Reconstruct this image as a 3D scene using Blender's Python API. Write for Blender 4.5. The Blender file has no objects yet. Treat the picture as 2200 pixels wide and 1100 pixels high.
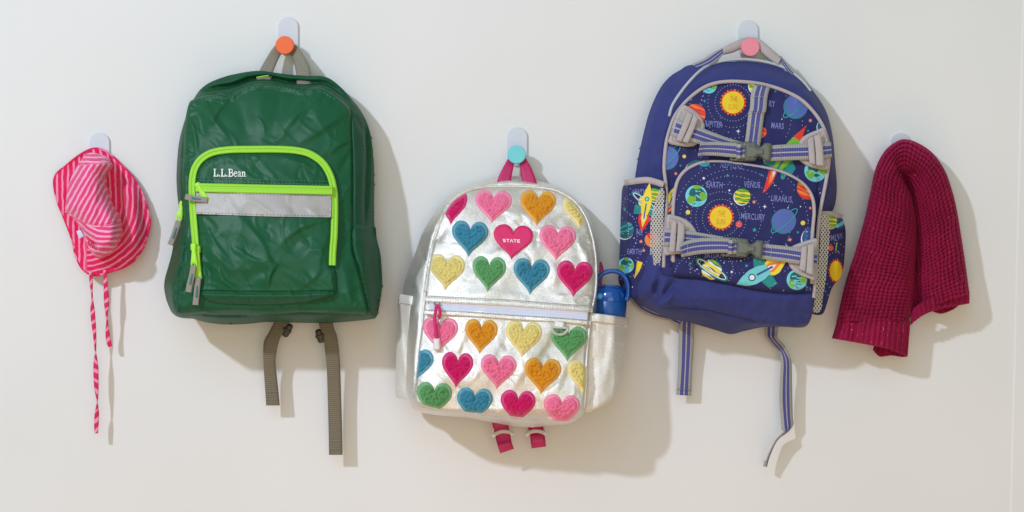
import bpy, bmesh, math, random
import numpy as np
from mathutils import Vector
from mathutils.geometry import delaunay_2d_cdt

R = math.radians
random.seed(3)
sc = bpy.context.scene
COL = sc.collection
# ----------------------------------------------------------------- units
# The wall is the plane y=0, x to the right, z up.  Measurements below are written in wall
# millimetre-like units ("u", 1200 u = 1 m) with origin at the upper left; W() turns a sight line
# and a distance off the wall into a real point.
S = 1.0 / 1200.0
DC = 3900.0                      # camera distance from the wall in u (3.25 m)

# ----------------------------------------------------------------- camera
cam = bpy.data.cameras.new('camera')
cam.sensor_width = 36.0
cam.lens = 36.0 * (DC * S) / (2200 * S)
cam.clip_end = 100
camo = bpy.data.objects.new('camera', cam)
COL.objects.link(camo)
camo.location = (0, -DC * S, 0)
camo.rotation_euler = (R(90), 0, 0)
sc.camera = camo

# ----------------------------------------------------------------- light
sc.view_settings.view_transform = 'Standard'
sc.view_settings.look = 'None'
sc.view_settings.exposure = 0.0
sc.view_settings.gamma = 1.0
wd = bpy.data.worlds.new('World')
sc.world = wd
wd.use_nodes = True
wd.node_tree.nodes['Background'].inputs[0].default_value = (0.96, 0.99, 0.77, 1)
wd.node_tree.nodes['Background'].inputs[1].default_value = 0.335


def area(name, loc, target, power, color, sx, sy=None, shape='RECTANGLE'):
    l = bpy.data.lights.new(name, 'AREA')
    l.energy = power
    l.color = color
    l.shape = shape
    l.size = sx
    if sy:
        l.size_y = sy
    o = bpy.data.objects.new(name, l)
    COL.objects.link(o)
    o.location = loc
    o.rotation_euler = (Vector(target) - Vector(loc)).to_track_quat('-Z', 'Y').to_euler()
    return o


area('strobe', (-2.7, -3.65, 2.2), (0, 0, 0), 130.0, (0.73, 0.82, 0.99), 0.20, shape='DISK')
area('softbox', (-0.6, -4.2, 2.4), (0, 0, 0), 42.0, (0.40, 0.60, 1.0), 3.0, 2.4)
area('front_fill', (0.3, -4.6, -0.3), (0, 0, 0), 41.0, (1.0, 0.97, 0.73), 2.6, 2.6)
area('floor_bounce', (0.1, -2.0, -2.3), (0.1, 0, -0.2), 17.0, (1.0, 0.30, 0.10), 2.6, 1.6)


# ----------------------------------------------------------------- small maths
def A(x):
    return np.asarray(x, dtype=float)


def W(x, y, d):
    x, y, d = np.broadcast_arrays(A(x), A(y), A(d))
    k = (DC - d) / DC
    return np.stack([(x - 1100) * k * S, -d * S, (550 - y) * k * S], -1)


def cr(pts, n=6, closed=False):
    """Catmull-Rom through the points (any number of columns)."""
    P = A(pts)
    N = len(P)
    if closed:
        Q = np.vstack([P[-1], P, P[0], P[1]])
        segs = N
    else:
        Q = np.vstack([2 * P[0] - P[1], P, 2 * P[-1] - P[-2]])
        segs = N - 1
    out = []
    t = np.linspace(0, 1, n, endpoint=False)[:, None]
    for i in range(segs):
        a, b, c, d = Q[i], Q[i + 1], Q[i + 2], Q[i + 3]
        out.append(0.5 * (2 * b + (c - a) * t + (2 * a - 5 * b + 4 * c - d) * t ** 2 + (3 * b - a - 3 * c + d) * t ** 3))
    o = np.vstack(out)
    if not closed:
        o = np.vstack([o, P[-1]])
    return o


def resample(P, step, closed=False):
    P = A(P)
    if closed:
        P = np.vstack([P, P[:1]])
    L = np.r_[0, np.cumsum(np.linalg.norm(np.diff(P[:, :2], axis=0), axis=1))]
    n = max(2, int(round(L[-1] / step)) + 1)
    if closed:
        n = max(4, n)
    t = np.linspace(0, L[-1], n)
    o = np.stack([np.interp(t, L, P[:, k]) for k in range(P.shape[1])], -1)
    return o[:-1] if closed else o


def inpoly(x, y, poly):
    x, y = A(x), A(y)
    P = A(poly)
    r = np.zeros(x.shape, bool)
    j = len(P) - 1
    for i in range(len(P)):
        xi, yi = P[i]
        xj, yj = P[j]
        if yi != yj:
            c = ((yi > y) != (yj > y)) & (x < (xj - xi) * (y - yi) / (yj - yi) + xi)
            r ^= c
        j = i
    return r


def pdist(x, y, poly, closed=True):
    """distance to a polyline; also signed side and arc parameter of the closest point"""
    x, y = A(x).ravel(), A(y).ravel()
    P = A(poly)[:, :2]
    if closed:
        P = np.vstack([P, P[:1]])
    a, b = P[:-1], P[1:]
    ab = b - a
    l2 = np.maximum((ab ** 2).sum(1), 1e-9)
    cum = np.r_[0, np.cumsum(np.sqrt(l2))]
    best = np.full(x.shape, 1e9)
    sd = np.zeros(x.shape)
    tt = np.zeros(x.shape)
    for i in range(len(a)):
        px, py = x - a[i, 0], y - a[i, 1]
        t = np.clip((px * ab[i, 0] + py * ab[i, 1]) / l2[i], 0, 1)
        dx, dy = px - t * ab[i, 0], py - t * ab[i, 1]
        q = dx * dx + dy * dy
        m = q < best
        best[m] = q[m]
        cs = ab[i, 0] * py - ab[i, 1] * px
        sd[m] = np.sign(cs[m])
        tt[m] = (cum[i] + t[m] * math.sqrt(l2[i])) / cum[-1]
    return np.sqrt(best), sd, tt


_rs = np.random.RandomState(7)
_tab = _rs.rand(512, 512)


def vnoise(x, y, seed=0):
    x, y = A(x) + seed * 37.17, A(y) + seed * 91.7
    xi, yi = np.floor(x).astype(int), np.floor(y).astype(int)
    fx, fy = x - xi, y - yi
    u, v = fx * fx * fx * (fx * (fx * 6 - 15) + 10), fy * fy * fy * (fy * (fy * 6 - 15) + 10)
    g = lambda i, j: _tab[(xi + i) % 512, (yi + j) % 512]
    return ((g(0, 0) * (1 - u) + g(1, 0) * u) * (1 - v) + (g(0, 1) * (1 - u) + g(1, 1) * u) * v) * 2 - 1


def fbm(x, y, seed=0, oct=3):
    r, a, f = 0, 1.0, 1.0
    for k in range(oct):
        r = r + a * vnoise(A(x) * f, A(y) * f, seed + k * 5)
        a *= .5
        f *= 2.03
    return r


def worley(x, y, seed=0):
    x, y = A(x), A(y)
    xi, yi = np.floor(x).astype(int), np.floor(y).astype(int)
    b = np.full(x.shape, 9.0)
    for i in (-1, 0, 1):
        for j in (-1, 0, 1):
            cx = xi + i + _tab[(xi + i + seed * 13) % 512, (yi + j) % 512]
            cy = yi + j + _tab[(xi + i + 200) % 512, (yi + j + seed * 7 + 100) % 512]
            b = np.minimum(b, (cx - x) ** 2 + (cy - y) ** 2)
    return np.sqrt(b)


def sstep(a, b, x):
    t = np.clip((A(x) - a) / (b - a), 0, 1)
    return t * t * (3 - 2 * t)


def folds(x, y, strokes):
    """sum of cloth folds. stroke = (points, width, height, kind): 'r' round ridge (negative height: valley),
    'f' fold with one steep side"""
    sh = A(x).shape
    x, y = A(x).ravel(), A(y).ravel()
    out = np.zeros(x.shape)
    for st in strokes:
        pts, w, a = A(st[0]), st[1], st[2]
        kind = st[3] if len(st) > 3 else 'r'
        m = (x > pts[:, 0].min() - 3.2 * w) & (x < pts[:, 0].max() + 3.2 * w) & (y > pts[:, 1].min() - 3.2 * w) & (y < pts[:, 1].max() + 3.2 * w)
        if not m.any():
            continue
        d, s, t = pdist(x[m], y[m], cr(pts, 5) if len(pts) > 2 else pts, closed=False)
        env = np.sqrt(np.clip(np.sin(np.pi * np.clip(t, .02, .98)), 0, 1))
        if kind == 'r':
            g = np.exp(-(d / w) ** 2)
        else:
            g = np.where(s > 0, np.exp(-(d / (w * 1.25)) ** 1.3), np.exp(-(d / (w * .5)) ** 2))
        out[m] += a * g * env
    return out.reshape(sh)


def puckers(poly, n, seed, l0=14, l1=34, w0=2.4, w1=4.5, h0=1.0, h1=2.4, closed=True, inward=1):
    """small gathers that run away from a sewn seam"""
    rs = random.Random(seed)
    P = resample(poly, 6, closed)
    c = P.mean(0)
    out = []
    for k in range(n):
        i = rs.randrange(1, len(P) - 1)
        t = P[(i + 1) % len(P)] - P[i - 1]
        t = t / max(np.linalg.norm(t), 1e-6)
        nn = A((-t[1], t[0]))
        if np.dot(nn, c - P[i]) * inward < 0:
            nn = -nn
        a = R(rs.uniform(-50, 50))
        v = nn * math.cos(a) + t * math.sin(a)
        L = rs.uniform(l0, l1)
        b = rs.uniform(-.22, .22)
        q = A((-v[1], v[0]))
        out.append(([tuple(P[i] + v * L * s + q * L * b * 4 * s * (1 - s)) for s in (0.02, .35, .7, 1.0)], rs.uniform(w0, w1), rs.uniform(h0, h1) * rs.choice((1, 1, -1)), rs.choice('rf')))
    return out


def crinkles(poly, n, seed, ang=0, spread=90, l0=14, l1=40, w0=2, w1=4, h0=.8, h1=1.8):
    rs = random.Random(seed)
    P = A(poly)
    out = []
    while len(out) < n:
        x, y = rs.uniform(P[:, 0].min(), P[:, 0].max()), rs.uniform(P[:, 1].min(), P[:, 1].max())
        if not inpoly(A([x]), A([y]), P)[0]:
            continue
        a = R(ang + rs.uniform(-spread, spread))
        v, q = A((math.cos(a), math.sin(a))), A((-math.sin(a), math.cos(a)))
        L = rs.uniform(l0, l1)
        b = rs.uniform(-.25, .25)
        out.append(([tuple(A((x, y)) + v * L * (s - .5) + q * L * b * 4 * s * (1 - s)) for s in (0, .33, .67, 1)], rs.uniform(w0, w1), rs.uniform(h0, h1) * rs.choice((1, -1)), rs.choice('rff')))
    return out


def clip_convex(subj, clip):
    """Sutherland-Hodgman; clip must be convex"""
    C = A(clip)
    ar = 0.5 * np.sum(C[:, 0] * np.roll(C[:, 1], -1) - C[:, 1] * np.roll(C[:, 0], -1))
    if ar < 0:
        C = C[::-1]
    out = [tuple(p) for p in A(subj)[:, :2]]
    for i in range(len(C)):
        a, b = C[i], C[(i + 1) % len(C)]
        ins = lambda p: (b[0] - a[0]) * (p[1] - a[1]) - (b[1] - a[1]) * (p[0] - a[0]) >= 0
        inp, out = out, []
        for k in range(len(inp)):
            p, q = inp[k], inp[(k + 1) % len(inp)]
            ip, iq = ins(p), ins(q)
            if ip:
                out.append(p)
            if ip != iq:
                n = (b[0] - a[0]) * (q[1] - p[1]) - (b[1] - a[1]) * (q[0] - p[0])
                t = -((b[0] - a[0]) * (p[1] - a[1]) - (b[1] - a[1]) * (p[0] - a[0])) / (n if abs(n) > 1e-9 else 1e-9)
                out.append((p[0] + t * (q[0] - p[0]), p[1] + t * (q[1] - p[1])))
        if not out:
            return None
    return A(out) if len(out) > 2 else None


def hull(P):
    P = sorted(map(tuple, A(P)[:, :2]))
    def half(Q):
        h = []
        for p in Q:
            while len(h) > 1 and (h[-1][0] - h[-2][0]) * (p[1] - h[-2][1]) - (h[-1][1] - h[-2][1]) * (p[0] - h[-2][0]) <= 0:
                h.pop()
            h.append(p)
        return h
    a, b = half(P), half(P[::-1])
    return A(a[:-1] + b[:-1])


# ----------------------------------------------------------------- objects
def thing(name, label, cat, x, y, d=0.0, group=None):
    o = bpy.data.objects.new(name, None)
    o.empty_display_size = .02
    COL.objects.link(o)
    o.location = W(x, y, d)
    o['label'] = label
    o['category'] = cat
    if group:
        o['group'] = group
    return o


def root_loc(p):
    l = A((0, 0, 0))
    while p is not None:
        l = l + A(p.location)
        p = p.parent
    return l


class MB:
    """collects geometry (world coordinates) for ONE mesh object"""
    def __init__(s):
        s.V, s.F, s.U, s.M, s.n = [], [], [], [], 0

    def add(s, V, F, U=None, m=0):
        V = A(V).reshape(-1, 3)
        s.V.append(V)
        s.U.append(np.zeros((len(V), 2)) if U is None else A(U).reshape(-1, 2))
        n = s.n
        s.F += [tuple(int(i) + n for i in f) for f in F]
        s.M += [m] * len(F)
        s.n += len(V)
        return s

    def build(s, name, mats, parent=None, smooth=True, label=None, kind=None, auto=None):
        if not isinstance(mats, (list, tuple)):
            mats = [mats]
        me = bpy.data.meshes.new(name)
        V = np.vstack(s.V) - root_loc(parent)
        U = np.vstack(s.U)
        me.from_pydata(V.tolist(), [], s.F)
        for m in mats:
            me.materials.append(m)
        if len(mats) > 1:
            me.polygons.foreach_set('material_index', s.M)
        uv = me.uv_layers.new(name='UVMap')
        li = np.zeros(len(me.loops), np.int32)
        me.loops.foreach_get('vertex_index', li)
        uv.data.foreach_set('uv', U[li].astype(np.float32).ravel())
        if smooth:
            me.polygons.foreach_set('use_smooth', [True] * len(me.polygons))
        me.update()
        if auto:
            me.set_sharp_from_angle(angle=R(auto))
        o = bpy.data.objects.new(name, me)
        COL.objects.link(o)
        if parent:
            o.parent = parent
        if label:
            o['label'] = label
        if kind:
            o['kind'] = kind
        return o


def sheet(mb, outer, df, step=4, holes=(), h=0.0, r=0.0, off=0.0, thick=0.0, m=0, uvf=None, back=None, jitter=.15, extra=None, msk=None):
    """a filled outline laid on the depth field df(x,y); h/r puff it up with a rounded rim;
    thick adds a rim going back; back(x,y,dist) closes it with a rear face"""
    ob = resample(outer, step, True)
    rings = [ob] + [resample(hh, step, True) for hh in holes]
    x0, y0 = ob.min(0)
    x1, y1 = ob.max(0)
    gy = np.arange(y0, y1 + step, step * .866)
    pts = []
    for k, yy in enumerate(gy):
        gx = np.arange(x0 + (k % 2) * step * .5, x1 + step, step)
        pts.append(np.stack([gx, np.full(gx.shape, yy)], -1))
    G = np.vstack(pts)
    G = G + (np.random.RandomState(1).rand(*G.shape) - .5) * step * jitter
    keep = inpoly(G[:, 0], G[:, 1], ob)
    G = G[keep]
    for q in rings[1:]:
        G = G[~inpoly(G[:, 0], G[:, 1], q)]
    for q in rings:
        if len(G):
            d, _, _ = pdist(G[:, 0], G[:, 1], q)
            G = G[d > step * .55]
    edges, base, allp = [], 0, []
    for q in rings:
        n = len(q)
        edges += [(base + i, base + (i + 1) % n) for i in range(n)]
        allp.append(q)
        base += n
    allp.append(G)
    P = np.vstack(allp)
    res = delaunay_2d_cdt([Vector(p) for p in P], edges, [], 0, 1e-3)
    Q = A([tuple(v) for v in res[0]])
    T = np.array([t for t in res[2]], dtype=int)
    c = Q[T].mean(1)
    ok = inpoly(c[:, 0], c[:, 1], ob)
    for q in rings[1:]:
        ok &= ~inpoly(c[:, 0], c[:, 1], q)
    if msk is not None:
        ok &= msk(c[:, 0], c[:, 1])
    T = T[ok]
    a = Q[T]
    ar = (a[:, 1, 0] - a[:, 0, 0]) * (a[:, 2, 1] - a[:, 0, 1]) - (a[:, 1, 1] - a[:, 0, 1]) * (a[:, 2, 0] - a[:, 0, 0])
    T = T[np.abs(ar) > 1e-4]
    ar = ar[np.abs(ar) > 1e-4]
    T[ar > 0] = T[ar > 0][:, ::-1]          # faces look towards the camera side (y down => reverse)
    x, y = Q[:, 0], Q[:, 1]
    d = A(df(x, y)) + off
    dist = None
    if r > 0 or back is not None or extra is not None:
        dist = np.min([pdist(x, y, q)[0] for q in rings], axis=0)
    if r > 0:
        t = np.clip(dist / r, 0, 1)
        d = d + h * np.sqrt(np.clip(1 - (1 - t) ** 2, 0, 1))
    elif h:
        d = d + h
    if extra is not None:
        d = d + extra(x, y, dist)
    Vw = W(x, y, d)
    U = np.stack([x, y], -1) if uvf is None else uvf(x, y)
    F = [tuple(t) for t in T]
    mb.add(Vw, F, U, m)
    if thick or back is not None:
        cnt = {}
        for t in T:
            for k in range(3):
                e = (int(t[k]), int(t[(k + 1) % 3]))
                cnt[e] = 1
        bd = [e for e in cnt if (e[1], e[0]) not in cnt]
    if thick:
        ids = sorted({i for e in bd for i in e})
        mp = {i: k for k, i in enumerate(ids)}
        V2 = Vw[ids].copy()
        V3 = V2.copy()
        V3[:, 1] += thick * S
        n = len(ids)
        F2 = [(mp[b], mp[a_], n + mp[a_], n + mp[b]) for a_, b in bd]
        mb.add(np.vstack([V2, V3]), F2, np.vstack([U[ids], U[ids]]), m)
    if back is not None:
        db = back(x, y, dist, d)
        bset = {i for e in bd for i in e}
        db = np.where(np.isin(np.arange(len(x)), list(bset)), d, db)
        Vb = Vw.copy()
        Vb[:, 1] = -db * S
        # same world x,z so that the two faces meet on the rim
        mb.add(Vb, [f[::-1] for f in F], U, m)
    return mb


def grid(mb, X, Y, Dp, U=None, m=0, close_u=False):
    """grid of sight-line/distance points, shape (n,k)"""
    n, k = X.shape
    V = W(X, Y, Dp).reshape(-1, 3)
    F = []
    for i in range(n - 1 + (1 if close_u else 0)):
        i2 = (i + 1) % n
        for j in range(k - 1):
            F.append((i * k + j, i2 * k + j, i2 * k + j + 1, i * k + j + 1))
    mb.add(V, F, U if U is None else A(U).reshape(-1, 2), m)
    return mb


def band(mb, path, w, df, prof=((-1, 0), (1, 0)), m=0, off=0, step=4, closed=False, wf=None):
    """a flat strip following the depth field: prof = list of (t across -1..1, height)"""
    p = resample(path, step, closed)
    if closed:
        tg = np.roll(p, -1, 0) - np.roll(p, 1, 0)
    else:
        tg = np.gradient(p, axis=0)
    tg /= np.maximum(np.linalg.norm(tg, axis=1, keepdims=True), 1e-6)
    nm = np.stack([-tg[:, 1], tg[:, 0]], -1)
    L = np.r_[0, np.cumsum(np.linalg.norm(np.diff(p, axis=0), axis=1))]
    ww = np.full(len(p), float(w)) if wf is None else w * wf(L / L[-1])
    X = np.stack([p[:, 0] + nm[:, 0] * t * ww / 2 for t, h in prof], 1)
    Y = np.stack([p[:, 1] + nm[:, 1] * t * ww / 2 for t, h in prof], 1)
    D = A(df(X.ravel(), Y.ravel())).reshape(X.shape) + off + A([h for t, h in prof])[None]
    U = np.stack(np.broadcast_arrays((A([t for t, h in prof])[None] + 1) / 2, L[:, None]), -1)
    return grid(mb, X, Y, D, U, m, close_u=closed)


def tube_w(mb, P, rad, n=8, m=0, closed=False, caps=True, flat=1.0):
    """tube through world points P (k,3); rad scalar or array (metres)"""
    P = A(P)
    k = len(P)
    rad = np.broadcast_to(A(rad), (k,))
    tg = (np.roll(P, -1, 0) - np.roll(P, 1, 0)) if closed else np.gradient(P, axis=0)
    tg /= np.maximum(np.linalg.norm(tg, axis=1, keepdims=True), 1e-9)
    up = A((0, -1, 0))
    V = []
    for i in range(k):
        s = np.cross(tg[i], up)
        if np.linalg.norm(s) < 1e-3:
            s = np.cross(tg[i], A((1, 0, 0)))
        s /= np.linalg.norm(s)
        u = np.cross(s, tg[i])
        for j in range(n):
            a = 2 * math.pi * j / n
            V.append(P[i] + rad[i] * (math.cos(a) * s + math.sin(a) * u * flat))
    F = []
    for i in range(k if closed else k - 1):
        i2 = (i + 1) % k
        for j in range(n):
            j2 = (j + 1) % n
            F.append((i * n + j, i * n + j2, i2 * n + j2, i2 * n + j))
    if caps and not closed:
        F.append(tuple(range(n))[::-1])
        F.append(tuple((k - 1) * n + j for j in range(n)))
    L = np.r_[0, np.cumsum(np.linalg.norm(np.diff(P, axis=0), axis=1))] / S
    U = [(j / n, L[i]) for i in range(k) for j in range(n)]
    mb.add(V, F, U, m)
    return mb


def tube(mb, pts, rad, df=None, off=0, n=8, m=0, step=5, closed=False, flat=1.0):
    """tube along (x,y[,d]) points; rad in u"""
    p = resample(pts, step, closed)
    d = p[:, 2] if df is None else A(df(p[:, 0], p[:, 1])) + off
    return tube_w(mb, W(p[:, 0], p[:, 1], d), rad * S, n, m, closed, flat=flat)


def ribbon(mb, rows, thick=2.2, nx=4, m=0, n=8, bow=0.0):
    """strap: rows of (xl,yl,dl, xr,yr,dr) edge pairs, smoothed, with thickness"""
    r = cr(rows, n) if len(rows) > 2 else resample_rows(rows, n)
    L = W(r[:, 0], r[:, 1], r[:, 2])
    Rr = W(r[:, 3], r[:, 4], r[:, 5])
    t = np.linspace(0, 1, nx + 1)
    G = L[:, None] * (1 - t)[None, :, None] + Rr[:, None] * t[None, :, None]
    k = len(r)
    cen = (L + Rr) / 2
    tg = np.gradient(cen, axis=0)
    nr = np.cross(Rr - L, tg)
    nr /= np.maximum(np.linalg.norm(nr, axis=1, keepdims=True), 1e-9)
    if nr[:, 1].mean() > 0:
        nr = -nr
    if bow:
        G = G + nr[:, None] * (bow * S * (1 - (2 * t - 1) ** 2))[None, :, None]
    len_ = np.r_[0, np.cumsum(np.linalg.norm(np.diff(cen, axis=0), axis=1))] / S
    U = np.stack(np.broadcast_arrays(t[None, :], len_[:, None]), -1)
    Fg = G + nr[:, None] * thick * S / 2
    Bg = G - nr[:, None] * thick * S / 2
    K = nx + 1
    V = np.vstack([Fg.reshape(-1, 3), Bg.reshape(-1, 3)])
    o = k * K
    F = []
    for i in range(k - 1):
        for j in range(nx):
            F.append((i * K + j, i * K + j + 1, (i + 1) * K + j + 1, (i + 1) * K + j))
            F.append((o + i * K + j, o + (i + 1) * K + j, o + (i + 1) * K + j + 1, o + i * K + j + 1))
        F.append((i * K, (i + 1) * K, o + (i + 1) * K, o + i * K))
        F.append((i * K + nx, o + i * K + nx, o + (i + 1) * K + nx, (i + 1) * K + nx))
    for i in (0, k - 1):
        for j in range(nx):
            F.append((i * K + j, o + i * K + j, o + i * K + j + 1, i * K + j + 1))
    mb.add(V, F, np.vstack([U.reshape(-1, 2)] * 2), m)
    return mb


def resample_rows(rows, n):
    a = A(rows)
    t = np.linspace(0, 1, n)[:, None]
    return a[0] * (1 - t) + a[-1] * t


def stitches(name, paths, df, mat, parent, off=.4, dash=4.5, gap=3.5, w=1.0, label=None):
    mb = MB()
    for path in paths:
        p = resample(path, 1.0)
        per = dash + gap
        k = 0
        while (k * per + dash) < len(p):
            a, b = p[int(k * per)], p[int(k * per + dash)]
            k += 1
            t = b - a
            t = t / max(np.linalg.norm(t), 1e-6)
            nn = A((-t[1], t[0])) * w / 2
            q = A([a - nn, b - nn, b + nn, a + nn])
            d = A(df(q[:, 0], q[:, 1])) + off
            d2 = d + .8
            mid = (q - q.mean(0)) * .7 + q.mean(0)
            V = np.vstack([W(q[:, 0], q[:, 1], d), W(mid[:, 0], mid[:, 1], d2)])
            mb.add(V, [(4, 5, 6, 7), (0, 1, 5, 4), (1, 2, 6, 5), (2, 3, 7, 6), (3, 0, 4, 7)])
    return mb.build(name, mat, parent, smooth=False, kind='stuff', label=label)


def ell(cx, cy, rx, ry=None, rot=0, n=28, a0=0, a1=360):
    ry = rx if ry is None else ry
    t = np.radians(np.linspace(a0, a1, n, endpoint=(a1 - a0) < 360))
    x, y = rx * np.cos(t), ry * np.sin(t)
    c, s = math.cos(R(rot)), math.sin(R(rot))
    return np.stack([cx + x * c - y * s, cy + x * s + y * c], -1)


def rrect(cx, cy, w, h, r, rot=0, n=5):
    P = []
    for sx, sy, a in ((1, 1, 0), (-1, 1, 90), (-1, -1, 180), (1, -1, 270)):
        for k in range(n):
            t = R(a + 90 * k / (n - 1))
            P.append((sx * (w / 2 - r) + r * math.cos(t), sy * (h / 2 - r) + r * math.sin(t)))
    P = A(P)
    c, s = math.cos(R(rot)), math.sin(R(rot))
    return np.stack([cx + P[:, 0] * c - P[:, 1] * s, cy + P[:, 0] * s + P[:, 1] * c], -1)


def solid_rev(mb, prof, origin, axis, n=40, m=0):
    """lathe: prof = (radius, along) in metres; axis direction in world"""
    ax = Vector(axis).normalized()
    s = ax.cross(Vector((0, 1, 0)) if abs(ax.y) < .9 else Vector((1, 0, 0))).normalized()
    u = ax.cross(s)
    V, F = [], []
    for (r_, h_) in prof:
        for j in range(n):
            a = 2 * math.pi * j / n
            V.append(Vector(origin) + ax * h_ + (s * math.cos(a) + u * math.sin(a)) * r_)
    for i in range(len(prof) - 1):
        for j in range(n):
            j2 = (j + 1) % n
            F.append((i * n + j, i * n + j2, (i + 1) * n + j2, (i + 1) * n + j))
    mb.add([tuple(v) for v in V], F, None, m)
    return mb


def text_geo(mb, s, x, y, hgt, df, off=.7, sx=1.0, rot=0, m=0, bold=0.0, align='LEFT', clip=None):
    """flat print: lettering laid on the surface"""
    cu = bpy.data.curves.new('lettering', 'FONT')
    cu.body = s
    cu.align_x = align
    cu.size = 1.0
    cu.resolution_u = 3
    cu.offset = bold
    cu.space_character = 1.05
    o = bpy.data.objects.new('lettering', cu)
    COL.objects.link(o)
    dg = bpy.context.evaluated_depsgraph_get()
    me = bpy.data.meshes.new_from_object(o.evaluated_get(dg))
    bpy.data.objects.remove(o)
    bpy.data.curves.remove(cu)
    v = A([tuple(q.co) for q in me.vertices])
    F = [tuple(p.vertices) for p in me.polygons]
    bpy.data.meshes.remove(me)
    k = hgt / 0.70
    px, py = v[:, 0] * k * sx, -v[:, 1] * k
    c, s_ = math.cos(R(rot)), math.sin(R(rot))
    X, Y = x + px * c - py * s_, y + px * s_ + py * c
    if clip is not None:
        cen = A([(X[list(f)].mean(), Y[list(f)].mean()) for f in F])
        ok = inpoly(cen[:, 0], cen[:, 1], clip)
        F = [f for f, q in zip(F, ok) if q]
    mb.add(W(X, Y, A(df(X, Y)) + off), F, None, m)
    return mb


# ----------------------------------------------------------------- materials
def lin(c):
    return tuple((v / 255 / 12.92 if v / 255 <= .04045 else ((v / 255 + .055) / 1.055) ** 2.4) for v in c) + (1,)


class N:
    """tiny node helper"""
    def __init__(s, name):
        s.mat = bpy.data.materials.new(name)
        s.mat.use_nodes = True
        s.t = s.mat.node_tree
        s.b = s.t.nodes['Principled BSDF']

    def n(s, typ, **kw):
        q = s.t.nodes.new(typ)
        for k, v in kw.items():
            if k in q.inputs.keys():
                q.inputs[k].default_value = v
            else:
                setattr(q, k, v)
        return q

    def l(s, a, b):
        s.t.links.new(a, b)

    def math(s, op, a, b=None, c=None):
        q = s.t.nodes.new('ShaderNodeMath')
        q.operation = op
        for i, v in enumerate((a, b, c)):
            if v is None:
                continue
            if isinstance(v, (int, float)):
                q.inputs[i].default_value = v
            else:
                s.l(v, q.inputs[i])
        return q.outputs[0]

    def uv(s):
        q = s.n('ShaderNodeUVMap')
        sep = s.n('ShaderNodeSeparateXYZ')
        s.l(q.outputs[0], sep.inputs[0])
        return sep.outputs[0], sep.outputs[1], q.outputs[0]

    def obj(s):
        return s.n('ShaderNodeTexCoord').outputs['Object']

    def noise(s, co, scale, detail=2, rough=.5):
        q = s.n('ShaderNodeTexNoise')
        q.inputs['Scale'].default_value = scale
        q.inputs['Detail'].default_value = detail
        q.inputs['Roughness'].default_value = rough
        s.l(co, q.inputs['Vector'])
        return q.outputs[0]

    def ramp(s, f, stops, interp='LINEAR'):
        q = s.n('ShaderNodeValToRGB')
        q.color_ramp.interpolation = interp
        e = q.color_ramp.elements
        while len(e) > 1:
            e.remove(e[-1])
        e[0].position, e[0].color = stops[0][0], stops[0][1]
        for p, c in stops[1:]:
            z = e.new(p)
            z.color = c
        s.l(f, q.inputs[0])
        return q.outputs[0]

    def mix(s, f, a, b):
        q = s.n('ShaderNodeMix', data_type='RGBA')
        for sock, v in ((q.inputs[0], f), (q.inputs[6], a), (q.inputs[7], b)):
            if isinstance(v, (int, float, tuple)):
                sock.default_value = v
            else:
                s.l(v, sock)
        return q.outputs[2]

    def bump(s, hgt, strength=.3, dist=.001, prev=None):
        q = s.n('ShaderNodeBump')
        q.inputs['Strength'].default_value = strength
        q.inputs['Distance'].default_value = dist
        s.l(hgt, q.inputs['Height'])
        if prev is not None:
            s.l(prev, q.inputs['Normal'])
        s.l(q.outputs[0], s.b.inputs['Normal'])
        return q.outputs[0]

    def set(s, **kw):
        for k, v in kw.items():
            s.b.inputs[k.replace('_', ' ')].default_value = v
        return s


def mat_plain(name, c, rough=.6, var=.06, vs=60, bump=0.0, bs=500, **kw):
    q = N(name)
    co = q.obj()
    nz = q.noise(co, vs, 3)
    col = lin(c)
    d = tuple(v * (1 - var) for v in col[:3]) + (1,)
    l = tuple(min(1, v * (1 + var)) for v in col[:3]) + (1,)
    q.l(q.ramp(nz, [(.3, d), (.7, l)]), q.b.inputs['Base Color'])
    q.set(Roughness=rough, **kw)
    if bump:
        q.bump(q.noise(co, bs, 2), bump, .0006)
    return q.mat


def mat_cloth(name, c, rough=.8, weave=1500, bump=.25, var=.07, sheen=.15, spec=.3, coat=0):
    q = N(name)
    co = q.obj()
    col = lin(c)
    nz = q.noise(co, 45, 4)
    fine = q.noise(co, 900, 1)
    f = q.math('ADD', q.math('MULTIPLY', nz, .6), q.math('MULTIPLY', fine, .4))
    d = tuple(v * (1 - var) for v in col[:3]) + (1,)
    l = tuple(min(1, v * (1 + var)) for v in col[:3]) + (1,)
    q.l(q.ramp(f, [(.3, d), (.7, l)]), q.b.inputs['Base Color'])
    q.set(Roughness=rough)
    q.b.inputs['Sheen Weight'].default_value = sheen
    q.b.inputs['Specular IOR Level'].default_value = spec
    w1 = q.n('ShaderNodeTexWave', bands_direction='X')
    w1.inputs['Scale'].default_value = weave / 6.28
    q.l(co, w1.inputs['Vector'])
    w2 = q.n('ShaderNodeTexWave', bands_direction='Z')
    w2.inputs['Scale'].default_value = weave / 6.28
    q.l(co, w2.inputs['Vector'])
    hgt = q.math('ADD', q.math('MULTIPLY', w1.outputs[1], w2.outputs[1]), q.math('MULTIPLY', fine, .8))
    q.bump(hgt, bump, .0004)
    return q.mat


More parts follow.
